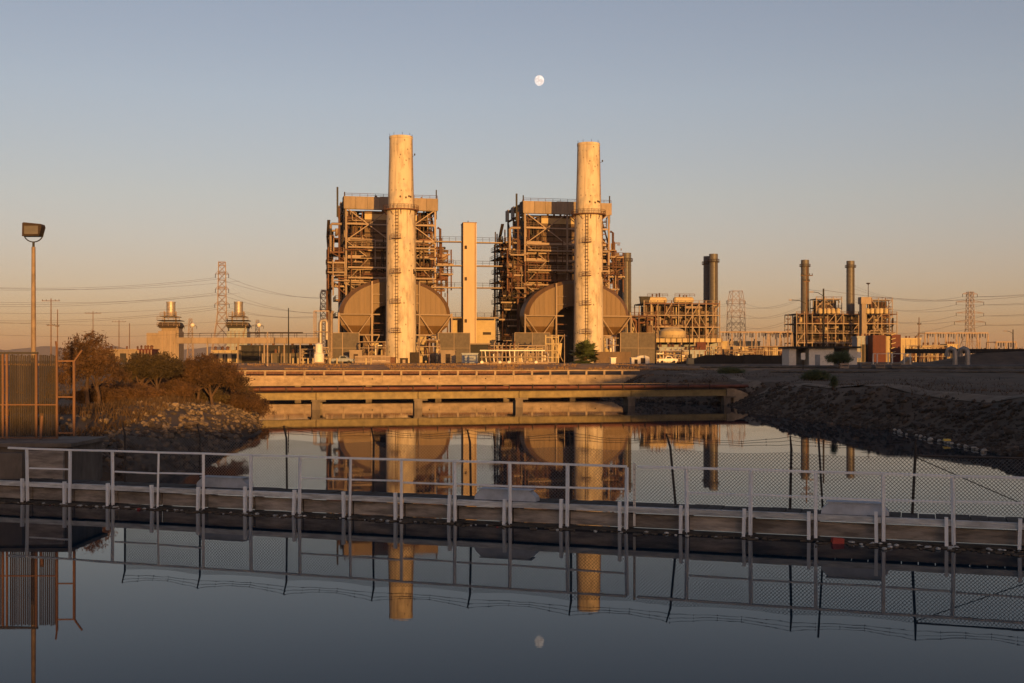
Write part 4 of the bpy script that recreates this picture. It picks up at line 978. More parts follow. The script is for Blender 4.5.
crate_fence(355, 390, 356.5, 366, 280, 'stacked_barrier', 'pale slatted barrier in front of the left chimney foot', steel, 5, 5)
def hut(px0, px1, y0, D, dep, name, label, cat, mat, rounded=False, door=True, roofm=None):
    w_ = (px1 - px0) * D / F; h = ZW(y0, D) - GZ; o = thing(name, label, cat, (XW((px0 + px1) / 2, D), D, GZ), R(rnd.uniform(-4, 8)))
    a = w_ / 2
    if rounded:
        poly = [(-a, 0), (a, 0), (a, h * .72)] + [(a * math.cos(t), h * .72 + h * .28 * math.sin(t)) for t in [math.pi * k / 8 for k in range(1, 8)]] + [(-a, h * .72)]
        mb = MB(); mb.prism(poly, 0, dep); mb.build('shell', mat, o)
    else:
        blk('wall', -a, a, 0, dep, 0, h * .93, mat, o); blk('roof', -a - .12, a + .12, -.12, dep + .12, h * .93 + .003, h, roofm or mat, o)
    if door: blk('door', -a * .35, a * .35, -.04, .02, 0.05, h * .7, brown if mat is not brown else steel, o)
    blk('base', -a - .1, a + .1, -.1, dep + .1, -.3, .06, oldconc, o)
    return o
hut(631.5, 640.5, 357.5, 240, 2, 'cabinet', 'upright cream cabinet right of the palm', 'cabinet', white)
hut(636.5, 649.5, 355.5, 262, 3, 'arched_tank', 'small cream arched shelter near the right chimney', 'shelter', white, rounded=True)
hut(688, 694, 358, 225, 1.5, 'cabinet', 'narrow orange lit cabinet beside the dark pole at centre right', 'cabinet', yellowb, door=False)
hut(611, 616, 357.5, 240, 1.2, 'cabinet', 'small white cabinet immediately right of the palm', 'cabinet', white, door=False)
hut(441, 455, 350, 300, 3, 'control_hut', 'small tan control hut before the screened enclosure', 'hut', pale)
hut(349.5, 362, 350, 303, 3, 'control_hut', 'small grey control hut left of the left chimney', 'hut', pale)
hut(330, 336, 361, 270, 1.5, 'cabinet', 'low cream cabinet by the bridge at left', 'cabinet', yellowb, door=False)
hut(386, 395, 357, 285, 2.0, 'cabinet', 'reddish cabinet at the left chimney foot', 'cabinet', rust, door=False)
hut(400, 408, 358, 285, 1.5, 'cabinet', 'dark cabinet at the right side of the left chimney foot', 'cabinet', brown)
hut(462, 478, 353, 290, 4, 'equipment_box', 'dark blue equipment box between enclosure and pipe rack', 'box', bluegrey, door=False)
hut(468, 490, 343, 325, 5, 'dark_shed', 'dark shed with pale roof below the cream building', 'shed', dark, door=False, roofm=pale)
def small_rack(px0, px1, y0, D, seed, label):
    rr = random.Random(seed); w_ = (px1 - px0) * D / F; h = ZW(y0, D) - GZ; o = thing('pipe_rack', label, 'pipe rack', (XW((px0 + px1) / 2, D), D, GZ), R(8)); nb_ = max(2, int(w_ / 2.2))
    for i in range(nb_ + 1):
        x = -w_ / 2 + w_ * i / nb_
        for y in (0, 2.5): bar('column', (x, y, 0), (x, y, h * rr.uniform(.7, 1.0)), .18, .18, rr.choice((steel, rust, pale)), o)
    for z in (h * .33, h * .66, h * .92): bar('beam', (-w_ / 2, -.05, z), (w_ / 2, -.05, z), .16, .2, rr.choice((steel, pale)), o)
    random_pipes(o, rr, int(w_ * 2), (-w_ / 2, w_ / 2), (.2, 2.4), (.3, h * .9), (steel, pale, yellowb, rust, white, casing), .3)
    for i in range(nb_):
        mb = MB(); r_ = rr.uniform(.35, .75); hh = h * rr.uniform(.3, .6); mb.lathe([(r_ * .6, 0), (r_, .2), (r_, hh), (r_ * .4, hh + .3)], 9, (-w_ / 2 + w_ * (i + rr.random()) / nb_, rr.uniform(.5, 2), 0)); mb.build('vessel', rr.choice((white, yellowb, casing, rust)), o, smooth=40)
small_rack(360, 386, 340, 308, 61, 'pipe rack with vessels under the left flue duct')
small_rack(418, 440, 338, 312, 62, 'pipe rack with vessels right of the left chimney foot')
small_rack(490, 548, 344, 262, 63, 'pipe rack behind the upright pale pipe manifold')
small_rack(604, 622, 336, 330, 64, 'pipe rack between right chimney and brown enclosure')
small_rack(648, 690, 350, 335, 65, 'low pipe rack before the blue grey equipment row')
small_rack(690, 722, 345, 380, 66, 'pipe rack right of the red cabin')
small_rack(300, 330, 348, 300, 67, 'low pipe rack left of the left brown enclosure')
small_rack(728, 790, 345, 440, 68, 'long pipe rack behind the black screened fence')
small_rack(905, 950, 344, 440, 69, 'long pipe rack behind the berm at right')
# parked van between the cabinets at left
def truck(px, D, label, mat):
    o = thing('pickup_truck', label, 'truck', (XW(px, D), D, GZ), R(-4)); mb = MB()
    mb.prism([(-2.4, .5), (2.4, .5), (2.45, 1.0), (1.3, 1.15), (.75, 1.75), (-.5, 1.75), (-.75, 1.15), (-2.4, 1.1)], -.9, .9); body = mb.build('body', mat, o)
    mb = MB(); mb.prism([(-.4, 1.2), (1.0, 1.2), (.68, 1.66), (-.35, 1.66)], -.92, -.9); mb.build('window', glassd, body)
    for x in (-1.5, 1.5):
        for y in (-.8, .8): mb = MB(); mb.tube([(x, y - .12, .36), (x, y + .12, .36)], .36, 12); mb.build('wheel', dark, o)
truck(343, 262, 'dark pickup truck parked before the left screened enclosure', bluegrey)
truck(668, 300, 'pale pickup truck parked under the middle plant', white)
# small posts (bollards) along the plant road
for i, px in enumerate((293, 298, 303, 308, 313, 330, 337, 366, 371)):
    mb = MB(); mb.lathe([(.14, 0), (.14, 1.0), (.1, 1.12), (.02, 1.15)], 8); tag(mb.build('bollard', yellowb, loc=(XW(px, 200), 200, GZ)), ('first', 'second', 'third', 'fourth', 'fifth', 'sixth', 'seventh', 'eighth', 'ninth')[i] + ' short pale bollard from the left behind the road bridge', 'bollard', 'bollards along the plant road')

# left of the left chimney: vent pipe frame and white tank
vf = thing('pipe_support', 'tall steel frame holding silver gooseneck pipe left of the left chimney', 'pipe frame', (XW(321, 300), 300, GZ))
k3 = 300 / F
for x in (-7 * k3, 8 * k3):
    for y in (0, 3): bar('column', (x, y, 0), (x, y, ZW(311, 300) - GZ), .25, .25, steel, vf)
for z in (4, 8, ZW(311, 300) - GZ): bar('beam', (-7 * k3, 0, z), (8 * k3, 0, z), .25, .25, steel, vf)
mb = MB(); mb.tube([(-1.5 * k3, 1.5, 2), (-1.5 * k3, 1.5, 10.2), (-.5 * k3, 1.5, 11.0), (4 * k3, 1.5, 11.0), (5 * k3, 1.5, 10.4), (5 * k3, 1.5, 6)], .55, 10); mb.build('gooseneck', silver, vf, smooth=50)
mb = MB(); mb.tube([(9.5 * k3, 1.5, 0), (9.5 * k3, 1.5, 12.6), (11 * k3, 1.5, 13.4)], .4, 8); mb.build('pipe', steel, vf, smooth=50)
wt = thing('white_tank', 'white stepped tank at the foot of the silver gooseneck pipe', 'tank', (XW(319, 285), 285, GZ))
mb = MB(); mb.lathe([(1.25, 0), (1.25, 2.2), (.9, 2.6), (.9, 4.6), (.3, 5.0)], 14); mb.build('shell', white, wt, smooth=35); blk('skirt', -1.5, 1.5, -1.4, 1.4, -.2, .35, bconc, wt)

# ------------------------------------------------------------------ lattice towers, poles and cables
def lattice_tower(px, y0, y1, D, wb, wt_, arms, label, name='lattice_tower', r=.14, waist=None):
    z0 = GZ - .2; H = ZW(y0, D) - z0; o = thing(name, label, 'pylon', (XW(px, D), D, z0), R(10))
    wz = H * (waist or .5)
    def wat(z): return wb + (wt_ - wb) * min(1, z / wz) if z < wz else wt_ * (1 - .25 * (z - wz) / (H - wz))
    zs = [0]; z = 0
    while z < H - .5: z = min(H, z + max(1.6, wat(z) * 1.0)); zs.append(z)
    for sx, sy in ((-1, -1), (1, -1), (1, 1), (-1, 1)):
        mb = MB(); mb.tube([(sx * wat(z) / 2, sy * wat(z) / 2, z) for z in zs], r, 4); mb.build('leg', lattice, o)
    for a, b_ in zip(zs, zs[1:]):
        wa, wb_ = wat(a) / 2, wat(b_) / 2; mb = MB()
        for (p, q) in (((-1, -1), (1, -1)), ((1, -1), (1, 1)), ((1, 1), (-1, 1)), ((-1, 1), (-1, -1))):
            mb.tube([(p[0] * wa, p[1] * wa, a), (q[0] * wb_, q[1] * wb_, b_)], r * .6, 4); mb.tube([(q[0] * wa, q[1] * wa, a), (p[0] * wb_, p[1] * wb_, b_)], r * .6, 4); mb.tube([(p[0] * wb_, p[1] * wb_, b_), (q[0] * wb_, q[1] * wb_, b_)], r * .6, 4)
        mb.build('lattice_panel', lattice, o)
    tips = []
    for py, L in arms:
        z = ZW(py, D) - z0; L = L * D / F; mb = MB()
        mb.tube([(-L, 0, z), (-wt_ / 2, -.2, z + .9), (wt_ / 2, -.2, z + .9), (L, 0, z)], r * .7, 4); mb.tube([(-L, 0, z), (L, 0, z)], r * .9, 4)
        for t in (-.66, -.33, .33, .66): mb.tube([(L * t, 0, z), (L * t * .9, -.1, z + .9 * (1 - abs(t)) + .1)], r * .5, 4)
        mb.build('cross_arm', lattice, o)
        for sx in (-1, 1):
            mb = MB(); mb.tube([(sx * L, 0, z), (sx * L, 0, z - 1.6)], .13, 5); mb.build('insulator', dark, o)
            tips.append(Vector((XW(px, D) + sx * L, D, z0 + z - 1.5)))
    return tips
t1 = lattice_tower(222, 262, 345, 480, 9.5, 3.6, ((274, 6.5), (289, 6.5), (304, 7)), 'tall lattice pylon above the long trestle at left', waist=.45)
t2 = lattice_tower(736, 291, 345, 640, 8.5, 7.0, ((301, 10), (312, 9), (324, 9)), 'boxy lattice pylon right of the lone dark stack', waist=.9)
t3 = lattice_tower(970, 292, 352, 620, 11, 3.4, ((294, 8), (302, 15), (313, 15), (322, 17)), 'lattice pylon with wide cross arms at far right', waist=.45)
t4 = lattice_tower(323.5, 290, 332, 520, 2.6, 2.6, ((294, 3.5), (307, 3.5)), 'small lattice pylon just left of the left boiler house', r=.16, waist=.9)
for px, D, y0 in ((190.5, 700, 318), (257.5, 700, 320)):
    lattice_tower(px, y0, 345, D, 4, 2.2, ((326, 6),), 'small distant pylon right of a silver vent stack, behind the trestle' if px < 200 else 'small distant pylon left of the tall black mast, behind the trestle', r=.14, waist=.8)

def pole(px, y0, D, arms, label, lean=0.0, r=.17, lamp=None, zb_=None, mat=None):
    x = XW(px, D); zg = zb_ if zb_ is not None else (height(x, D) if D < 240 else GZ); h = ZW(y0, D) - zg
    o = thing('utility_pole', label, 'pole', (x, D, zg - .1)); mb = MB(); mb.tube([(0, 0, 0), (lean * h * .5, 0, h * .5), (lean * h, 0, h)], [r, r * .85, r * .7], 7); mb.build('shaft', mat or wood, o, smooth=40)
    for py, L in arms:
        z = ZW(py, D) - zg; L = L * D / F; mb = MB(); mb.box((lean * z, -.15, z), (2 * L, .14, .16)); a = mb.build('cross_arm', mat or wood, o)
        for t in (-.92, -.5, .5, .92): mb = MB(); mb.tube([(lean * z + L * t, -.15, z + .08), (lean * z + L * t, -.15, z + .38)], .07, 5); mb.build('insulator', dark, a)
    if lamp:
        py, dx = lamp; z = ZW(py, D) - zg; dx = dx * D / F; s = 1 if dx > 0 else -1; mb = MB(); mb.tube([(lean * z, 0, z - .6), (lean * z + dx * .5, 0, z), (lean * z + dx, 0, z + .12)], .06, 5); a = mb.build('lamp_arm', dark, o)
        mb = MB(); mb.box((lean * z + dx + s * .25, 0, z + .1), (.8, .3, .16)); mb.build('lamp_head', steel, a)
    return o
pole(51, 298, 300, ((300.5, 9), (325, 4)), 'wooden pole with wide cross arm behind the left enclosure')
pole(57.5, 309, 330, ((326, 2),), 'slim wooden pole without wide arm right of the cross arm pole at left')
pole(93, 311, 420, ((313, 8),), 'wooden cross arm pole behind the sparse reddish tree')
pole(119, 320, 520, ((321.5, 7),), 'farther wooden cross arm pole behind the olive shrub tree', r=.22)
pole(129.5, 323, 520, (), 'plain wooden pole without arms beside a far cross arm pole', r=.22)
pole(806.5, 266, 215, ((275, 6), (281, 3)), 'tall dark pole in front of the left stack of the right plant', lamp=(300, -14))
pole(823.5, 288, 205, (), 'tall plain dark pole right of the stack at the gatehouse', lamp=(292, -11), r=.2, mat=dark)
pole(788, 314, 330, ((319, 2), (330, 2)), 'slim pole left of the right plant')
pole(919, 317, 330, ((324, 2), (336, 3)), 'slim pole right of the red clad tank')
pole(1013, 329, 300, (), 'dark lamp post near the right edge', lamp=(331, -7), mat=dark)
pole(655.5, 329, 240, (), 'dark plain pole in front of the domed tank', r=.14, mat=dark)
pole(689.5, 322, 240, ((333, 2),), 'dark pole beside the red panel at centre right', r=.14, mat=dark)
pole(681.5, 348, 235, (), 'short rusty post left of the dark pole at centre right', r=.1)

def wire(a, b_, sag, label, group, r=.05):
    a = Vector(a); b_ = Vector(b_); pts = []
    for k in range(17):
        t = k / 16; q = a.lerp(b_, t); q.z -= sag * 4 * t * (1 - t); pts.append(q)
    mb = MB(); mb.tube(pts, r * .7, 4, cap=False); tag(mb.build('power_line', cable), label, 'power line', group)
for i, q in enumerate(t1):
    e = P(-60, 300 + (i // 2) * 17 + (i % 2) * 3 - 15, 430); wire(q, e, 2.5, ('upper', 'middle', 'lower')[i // 2] + (' outer', ' inner')[i % 2] + ' power line running left from the tall left pylon', 'power lines left of the tall left pylon', .055)
    wire(q, t4[min(i, 3)] + Vector((0, 0, -.5 * i)), 2.2, ('upper', 'middle', 'lower')[i // 2] + (' outer', ' inner')[i % 2] + ' power line running right from the tall left pylon', 'power lines right of the tall left pylon', .055)
for i, q in enumerate(t3):
    wire(q, P(1200, 262 + 12 * (i // 2), 520), 4, ('topmost', 'second highest', 'third highest', 'lowest')[i // 2] + (' left arm', ' right arm')[i % 2] + ' power line leaving the far right pylon rightwards', 'power lines right of the far right pylon', .07)
    wire(q, P(855, 286 + 13 * (i // 2) + 3 * (i % 2), 760), 5, ('topmost', 'second highest', 'third highest', 'lowest')[i // 2] + (' left arm', ' right arm')[i % 2] + ' power line between far right pylon and right plant', 'power lines left of the far right pylon', .07)
for i, q in enumerate(t2):
    wire(q, P(600, 303 + 10 * (i // 2), 700), 3, ('topmost', 'second highest', 'third highest', 'lowest')[i // 2] + (' left arm', ' right arm')[i % 2] + ' power line running left from the boxy pylon', 'power lines left of the boxy pylon', .06)
    wire(q, P(806, 296 + 8 * (i // 2), 560), 4, ('topmost', 'second highest', 'third highest', 'lowest')[i // 2] + (' left arm', ' right arm')[i % 2] + ' power line running right from the boxy pylon', 'power lines right of the boxy pylon', .06)
for k, (ya, yb2) in enumerate(((287, 281), (301, 293), (312, 303), (320, 320), (333, 330))):
    wire(P(-40, ya, 300), P(240, yb2, 380), 1.5, ('topmost', 'second', 'third', 'fourth', 'lowest')[k] + ' power line from above crossing the sky at far left', 'power lines across the left sky', .035)
wire(P(823.5, 290, 205), P(1100, 283, 240), 2.6, 'power line from the tall plain pole to the right edge', None, .035)
wire(P(823.5, 291, 205), P(806.5, 289, 215), .1, 'short cable between the two tall dark poles', None, .03)

# ------------------------------------------------------------------ gas turbine plant at left
def turbine(px, label, D, y_sh):
    o = thing('turbine_stack', label, 'exhaust stack', (XW(px, D), D, GZ), R(6)); k = D / F
    def zz(py): return ZW(py, D) - GZ
    m_ = pale if px < 200 else bluegrey
    blk('base_house', -10 * k, 10 * k, 0, 10, 0, zz(331), m_, o)
    if px < 200: blk('side_house', -22 * k, -10 * k - .01, 1, 9, 0, zz(333), m_, o)
    blk('upper_house', -7.5 * k, 9.3 * k, 1, 9, zz(331) + .003, zz(327), m_, o)
    mb = MB(); mb.prism([(-9 * k, zz(322)), (9 * k, zz(322)), (11 * k, zz(325)), (9.5 * k, zz(328)), (-9.5 * k, zz(328)), (-11 * k, zz(325))], .5, 9); mb.build('plenum', dark if px > 200 else brown, o)
    for k_, (py, e) in enumerate(((316, 8), (320, 11), (326, 11))):
        blk('platform', -e * k, e * k, -.6, 9.6, zz(py) - .2, zz(py), brown, o); railing(o, (-e * k, -.55, zz(py)), (e * k, -.55, zz(py)), steel, 1.1, 2.0, .09)
    mb = MB(); mb.lathe([(4.6 * k, zz(316)), (4.4 * k, zz(312)), (4.4 * k, zz(302.5)), (4.7 * k, zz(302.3)), (4.7 * k, zz(301.2)), (4.2 * k, zz(301.2)), (4.2 * k, zz(304))], 20, (0, 4.5, 0)); mb.build('stack', silver, o, smooth=35)
    for sx in (-1, 1): mb = MB(); mb.tube([(sx * 5.6 * k, 3, zz(322)), (sx * 5.6 * k, 3, zz(311))], .25, 6); mb.build('riser', steel, o)
    bar('ladder', (4.6 * k, -.2, zz(344)), (9.0 * k, -.2, zz(325)), .5, .3, steel, o)
    for x in (-6, -2, 2, 6): bar('pilaster', (x * k, -.1, 0), (x * k, -.1, zz(331)), .25, .2, steel, o)
turbine(168.5, 'tan turbine exhaust stack with silver top, leftmost in the plant', 400, True)
turbine(237, 'blue grey turbine exhaust stack with silver top, right of the tall left pylon', 420, True)
for px, lab in ((192.5, 'small white globe lamp right of the tan exhaust stack'), (259, 'small white globe lamp right of the blue grey exhaust stack')):
    o = thing('globe', lab, 'globe', (XW(px, 400), 400, GZ)); mb = MB(); mb.tube([(0, 0, 0), (0, 0, ZW(326, 400) - GZ)], .12, 5); mb.build('stem', steel, o)
    mb = MB(); mb.lathe([(.05, -.75), (.55, -.55), (.8, 0), (.55, .55), (.05, .75)], 10, (0, 0, ZW(325, 400) - GZ)); mb.build('ball', white, o, smooth=60)
tr = thing('long_trestle', 'long pale trestle duct on columns left of the left chimney', 'trestle', (XW(176, 290), 290, GZ)); wT = (318 - 176) * 290 / F
za, zb_ = ZW(343.5, 290) - GZ, ZW(337.5, 290) - GZ
nT = 9
for k in range(nT): blk('duct_section', wT * k / nT + .03, wT * (k + 1) / nT - .03, 0, 2.2, za, zb_, pale, tr)
for px in (176, 207, 237.5, 264, 284, 300): bar('column', (XW(px, 290) - XW(176, 290), .4, 0), (XW(px, 290) - XW(176, 290), .4, za), .3, .3, pale, tr)
railing(tr, (0, .1, zb_), (wT, .1, zb_), brown, 1.0, 3.0, .05)
for px in range(248, 300, 8): bar('pipe_prop', (XW(px, 290) - XW(176, 290), 1.2, zb_), (XW(px, 290) - XW(176, 290), 1.2, zb_ + 1.2), .12, .12, brown, tr)
bar('pipe', (XW(246, 290) - XW(176, 290), 1.2, zb_ + 1.2), (XW(302, 290) - XW(176, 290), 1.2, zb_ + 1.2), .3, .3, brown, tr)
def low_building(px0, px1, y0, D, dep, mat, label, name='low_building', roofm=None, doors=2, zb_=GZ):
    w_ = (px1 - px0) * D / F; h = ZW(y0, D) - zb_; o = thing(name, label, 'building', (XW((px0 + px1) / 2, D), D, zb_), R(rnd.uniform(-3, 10)))
    blk('wall', -w_ / 2, w_ / 2, 0, dep, 0, h * .94, mat, o); blk('roof', -w_ / 2 - .25, w_ / 2 + .25, -.25, dep + .25, h * .94 + .003, h, roofm or mat, o)
    for k in range(4): x = -w_ / 2 + w_ * (k + .5) / 4 + rnd.uniform(-.5, .5) * w_ / 6; r_ = rnd.uniform(.25, .5); mb = MB(); mb.lathe([(r_, 0), (r_, .7), (r_ * 1.5, .75), (r_ * .3, 1.1)], 8, (x, dep * .3, h)); mb.build('roof_vent', rust, o)
    for k in range(5): x = -w_ / 2 + .2 + (w_ - .4) * k / 4; bar('pilaster', (x, -.06, 0), (x, -.06, h * .94), .22, .12, steel, o)
    for k in range(doors): x = -w_ / 2 + w_ * (k + .5) / doors; blk('opening', x - w_ / doors * .28, x + w_ / doors * .28, -.05, .02, .1, h * .68, dark, o)
    return o
low_building(212, 238, 350, 340, 8, yellowb, 'cream building under the trestle behind the shrub trees', doors=3)
low_building(240, 318, 345, 350, 8, dark, 'long dark building under the trestle', doors=6)
low_building(138, 152, 349, 330, 6, redm, 'small red building above the olive shrub tree', doors=1)
low_building(95, 140, 349, 420, 8, pale, 'pale low building behind the left trees', doors=4)
low_building(262, 300, 353, 300, 5, screenm, 'brown low shed under the trestle beside the bare mast', doors=3)

# ------------------------------------------------------------------ generic open process structure for the farther units
def process_block(name, label, loc, rz, w_, d_, h_, nx_, nz_, seed, npipes, tank_top=0, stair=True):
    rr = random.Random(seed); o = thing(name, label, 'process unit', loc, rz)
    xs = [-w_ / 2 + w_ * i / nx_ for i in range(nx_ + 1)]; ys = [0, d_ / 2, d_]; zs = [h_ * (i + 1) / nz_ for i in range(nz_)]
    for x in xs:
        for y in ys: bar('column', (x, y, 0), (x, y, h_ + (1.1 if y == 0 else 0)), .32, .32, rr.choice((pale, steel, rust)), o)
    for z in zs:
        for y in ys:
            mat = rr.choice((steel, steel, rust)); bar('beam', (xs[0], y - .05, z), (xs[-1], y - .05, z), .25, .34, mat, o)
        for x in (xs[0], xs[-1]): bar('beam', (x, 0, z), (x, d_, z), .3, .35, brown, o)
        blk('platform', xs[0] + .3, xs[-1] - .3, d_ * .3, d_ - .3, z - .3, z - .12, brown, o); railing(o, (xs[0], -.1, z), (xs[-1], -.1, z), rr.choice((steel, rust)), 1.1, 2.6, .07)
    zb4 = [0] + zs
    for i in range(nx_):
        for j in range(nz_):
            if rr.random() < .3:
                a, b_ = (xs[i], xs[i + 1]) if rr.random() < .5 else (xs[i + 1], xs[i]); bar('brace', (a, -.15, zb4[j]), (b_, -.15, zb4[j + 1]), .25, .25, steel, o)
    blk('core', xs[0] + w_ * .08, xs[-1] - w_ * .08, d_ * .55, d_ - .6, 0, h_ - .6, brown, o)
    random_pipes(o, rr, npipes, (xs[0] + .3, xs[-1] - .3), (.4, d_ * .5), (1, h_ - .5), (rust, rust, brown, steel, steel, casing, yellowb, dark), .55)
    for k in range(nx_ * 2):
        mb = MB(); x = rr.uniform(xs[0] + 1, xs[-1] - 1); z = rr.choice([0] + zs[:-1]); r = rr.uniform(.6, 1.3); hh = h_ / nz_ * rr.uniform(.5, .8); mb.lathe([(r * .5, 0), (r, .4), (r, hh - .4), (r * .5, hh)], 10, (x, rr.uniform(1.5, d_ * .4), z)); mb.build('vessel', rr.choice((rust, casing, steel, yellowb)), o, smooth=40)
    return o
def steel_stack(px, y0, D, wpx, label, twin, zb_=GZ):
    r = wpx * D / F / 2; H = ZW(y0, D) - GZ
    def one(x, y, lab, Hs):
        o = thing('steel_stack', lab, 'stack', (x, y, GZ)); mb = MB(); mb.lathe([(r * 1.04, 0), (r, H * .3), (r * .97, Hs - .4), (r * .97, Hs), (r * .8, Hs), (r * .8, Hs - 2)], 28); sh = mb.build('shaft', alum, o, smooth=35)
        z = Hs * .12
        while z < Hs - 1: mb = MB(); mb.lathe([(r * .97, -.09), (r * 1.025, -.07), (r * 1.025, .07), (r * .97, .09)], 28, (0, 0, z), cap=False); mb.build('band', alum, sh, smooth=35); z += 2.4
        mb = MB(); zc = Hs - 3.2; mb.lathe([(r, zc), (r * 1.32, zc), (r * 1.32, zc + .25), (r, zc + .25)], 28, cap=False)
        for k in range(16):
            a = k * math.pi / 8; mb.tube([(r * 1.3 * math.cos(a), r * 1.3 * math.sin(a), zc), (r * 1.3 * math.cos(a), r * 1.3 * math.sin(a), zc + 1.1)], .07, 4)
        mb.lathe([(r * 1.28, zc + 1.05), (r * 1.33, zc + 1.05), (r * 1.33, zc + 1.18), (r * 1.28, zc + 1.18)], 28, cap=False); mb.build('top_platform', brown, o)
        a = R(-70); mb = MB(); mb.tube([(r * 1.07 * math.cos(a), r * 1.07 * math.sin(a), 2), (r * 1.05 * math.cos(a), r * 1.05 * math.sin(a), zc)], .16, 4); mb.build('ladder', brown, o)
    x, y = XW(px, D), D; one(x, y, label, H)
    if twin: d = twin; one(x - TA * d, y + d, label.replace('sunlit', 'shaded rear'), H - .5)
steel_stack(626.8, 253, 440, 9.0, 'sunlit steel stack right of the right boiler house', 5.6)
steel_stack(713.5, 254, 450, 9.0, 'sunlit steel stack at the right end of the middle plant', 4.6)
steel_stack(805, 260, 560, 8.2, 'left banded steel stack of the right plant', 0)
steel_stack(850.5, 261, 575, 8.2, 'right banded steel stack of the right plant', 0)
# middle plant
D = 430; k = D / F
process_block('middle_process_unit', 'middle steel process unit with pipes and drums left of the lone dark stack', (XW(682, D), D, GZ), R(8), (719 - 641) * k, 14, ZW(303.5, D) - GZ, 11, 5, 21, 80)
process_block('low_process_unit', 'lower steel pipe structure right beside the right flue duct', (XW(643, 380), 380, GZ), R(8), 26 * 380 / F, 8, ZW(316, 380) - GZ, 3, 2, 22, 16)
for px0, px1, lab in ((648, 669, 'cream horizontal drum on the left of the middle process unit roof'), (675.5, 696, 'cream horizontal drum on the right of the middle process unit roof')):
    o = thing('roof_drum', lab, 'drum', (XW((px0 + px1) / 2, 434), 434, ZW(303.5, 430) + .3), R(8)); L = (px1 - px0) * 434 / F / 2; mb = MB(); r = 1.25
    mb.tube([(-L, 3, r), (-L + .5, 3, r), (L - .5, 3, r), (L, 3, r)], [r * .6, r, r, r * .6], 14); mb.build('shell', yellowb, o, smooth=40)
    for x in (-L * .6, L * .6): blk('saddle', x - .3, x + .3, 2.2, 3.8, -.3, r * .6, brown, o)
    for x in (-L * .4, 0, L * .3): mb = MB(); mb.tube([(x, 3, r * 1.9), (x, 3, r * 2 + rnd.uniform(.6, 1.8))], .25, 6); mb.build('nozzle', rust, o)
    railing(o, (-L, 1.2, 2 * r), (L, 1.2, 2 * r), rust, 1.0, 2, .07)
o = thing('dark_hopper', 'dark box hopper at the left end of the middle plant roof', 'hopper', (XW(645, 434), 434, ZW(303.5, 430))); mb = MB(); mb.prism([(-1.5, 0), (1.3, 0), (2.0, 2.6), (-1.8, 2.6)], 0, 3); mb.build('body', dark, o); blk('lid', -2, 2.2, -.1, 3.1, 2.61, 2.8, brown, o)
# domed tank on a colonnaded terrace, blue containers below, red panel
dt = thing('domed_tank', 'cream tank with low domed roof before the middle plant', 'tank', (XW(672, 395), 395, ZW(338, 395))); r = 13 * 395 / F
mb = MB(); mb.lathe([(r, 0), (r, 2.2), (r * .98, 2.25), (r * .8, 2.9), (r * .45, 3.4), (.05, 3.6)], 32); mb.build('shell', yellowb, dt, smooth=30)
te = thing('terrace', 'pale colonnaded terrace carrying the domed tank', 'terrace', (XW(654, 385), 385, GZ)); wv = (722 - 654) * 385 / F; zt_ = ZW(338.3, 385) - GZ
blk('slab', 0, wv, 0, 14, zt_ - 1.3, zt_ - .02, yellowb, te)
for k2 in range(13): bar('rib', (wv * k2 / 12, -.1, zt_ - 1.3), (wv * k2 / 12, -.1, zt_), .3, .2, casing, te)
for k2 in range(6): bar('column', (wv * k2 / 5 * .98 + .3, .5, 0), (wv * k2 / 5 * .98 + .3, .5, zt_ - 1.3), .45, .45, pale, te)
railing(te, (0, .1, zt_), (wv, .1, zt_), steel, 1.0, 2, .06)
blk('back_wall', 0, wv, 9, 9.3, 0, zt_ - 1.35, bluegrey, te)
low_building(659, 684, 347, 372, 4, bluegrey, 'blue grey equipment row below the terrace', doors=4)
low_building(684, 705, 350, 360, 5, bluegrey, 'blue grey shed right of the equipment row', doors=2)
hut(697, 706, 342, 372, 3, 'red_panel_house', 'bright red cabin below the terrace at centre right', 'cabin', redm, door=False)
# right plant
D = 540; k = D / F
process_block('right_process_unit', 'wide steel process unit at the foot of the two right stacks', (XW(847, D), D, GZ), R(6), (900 - 796) * k, 16, ZW(314, D) - GZ, 13, 5, 31, 90)
process_block('upper_process_frame', 'raised steel frame between the two right stacks', (XW(829, 552), 552, GZ), R(6), 27 * k, 8, ZW(299, 552) - GZ, 3, 7, 32, 18)
process_block('upper_process_frame', 'raised steel frame right of the right stack', (XW(882, 552), 552, GZ), R(6), 22 * k, 8, ZW(300, 552) - GZ, 3, 7, 33, 16)
for i, px in enumerate((820, 824, 828.5, 833, 838)): mb = MB(); tagp = thing('pale_drum', ('first', 'second', 'third', 'fourth', 'fifth')[i] + ' cream drum from the left under the frame between the right stacks', 'drum', (XW(px, 535), 535, ZW(314, 535)), 0, 'cream drums between the right stacks'); mb.lathe([(.5, 0), (1.0, .4), (1.0, 2.2), (.5, 2.7)], 10); mb.build('shell', yellowb, tagp, smooth=40)
for i, px in enumerate((867.5, 872, 877, 881, 886)): mb = MB(); tagp = thing('pale_drum', ('first', 'second', 'third', 'fourth', 'fifth')[i] + ' cream drum from the left under the frame right of the lift shaft', 'drum', (XW(px, 535), 535, ZW(314, 535)), 0, 'cream drums right of the lift shaft'); mb.lathe([(.5, 0), (1.0, .4), (1.0, 2.2), (.5, 2.7)], 10); mb.build('shell', yellowb, tagp, smooth=40)
ls = thing('lift_shaft', 'orange lit lift shaft with wider head in the right plant', 'lift shaft', (XW(864, 530), 530, GZ), R(6))
blk('shaft', -1.0, 1.0, 0, 3, 0, ZW(304, 530) - GZ, pale, ls); blk('head', -1.4, 3.3, -.3, 3.5, ZW(304, 530) - GZ + .003, ZW(297, 530) - GZ, pale, ls)
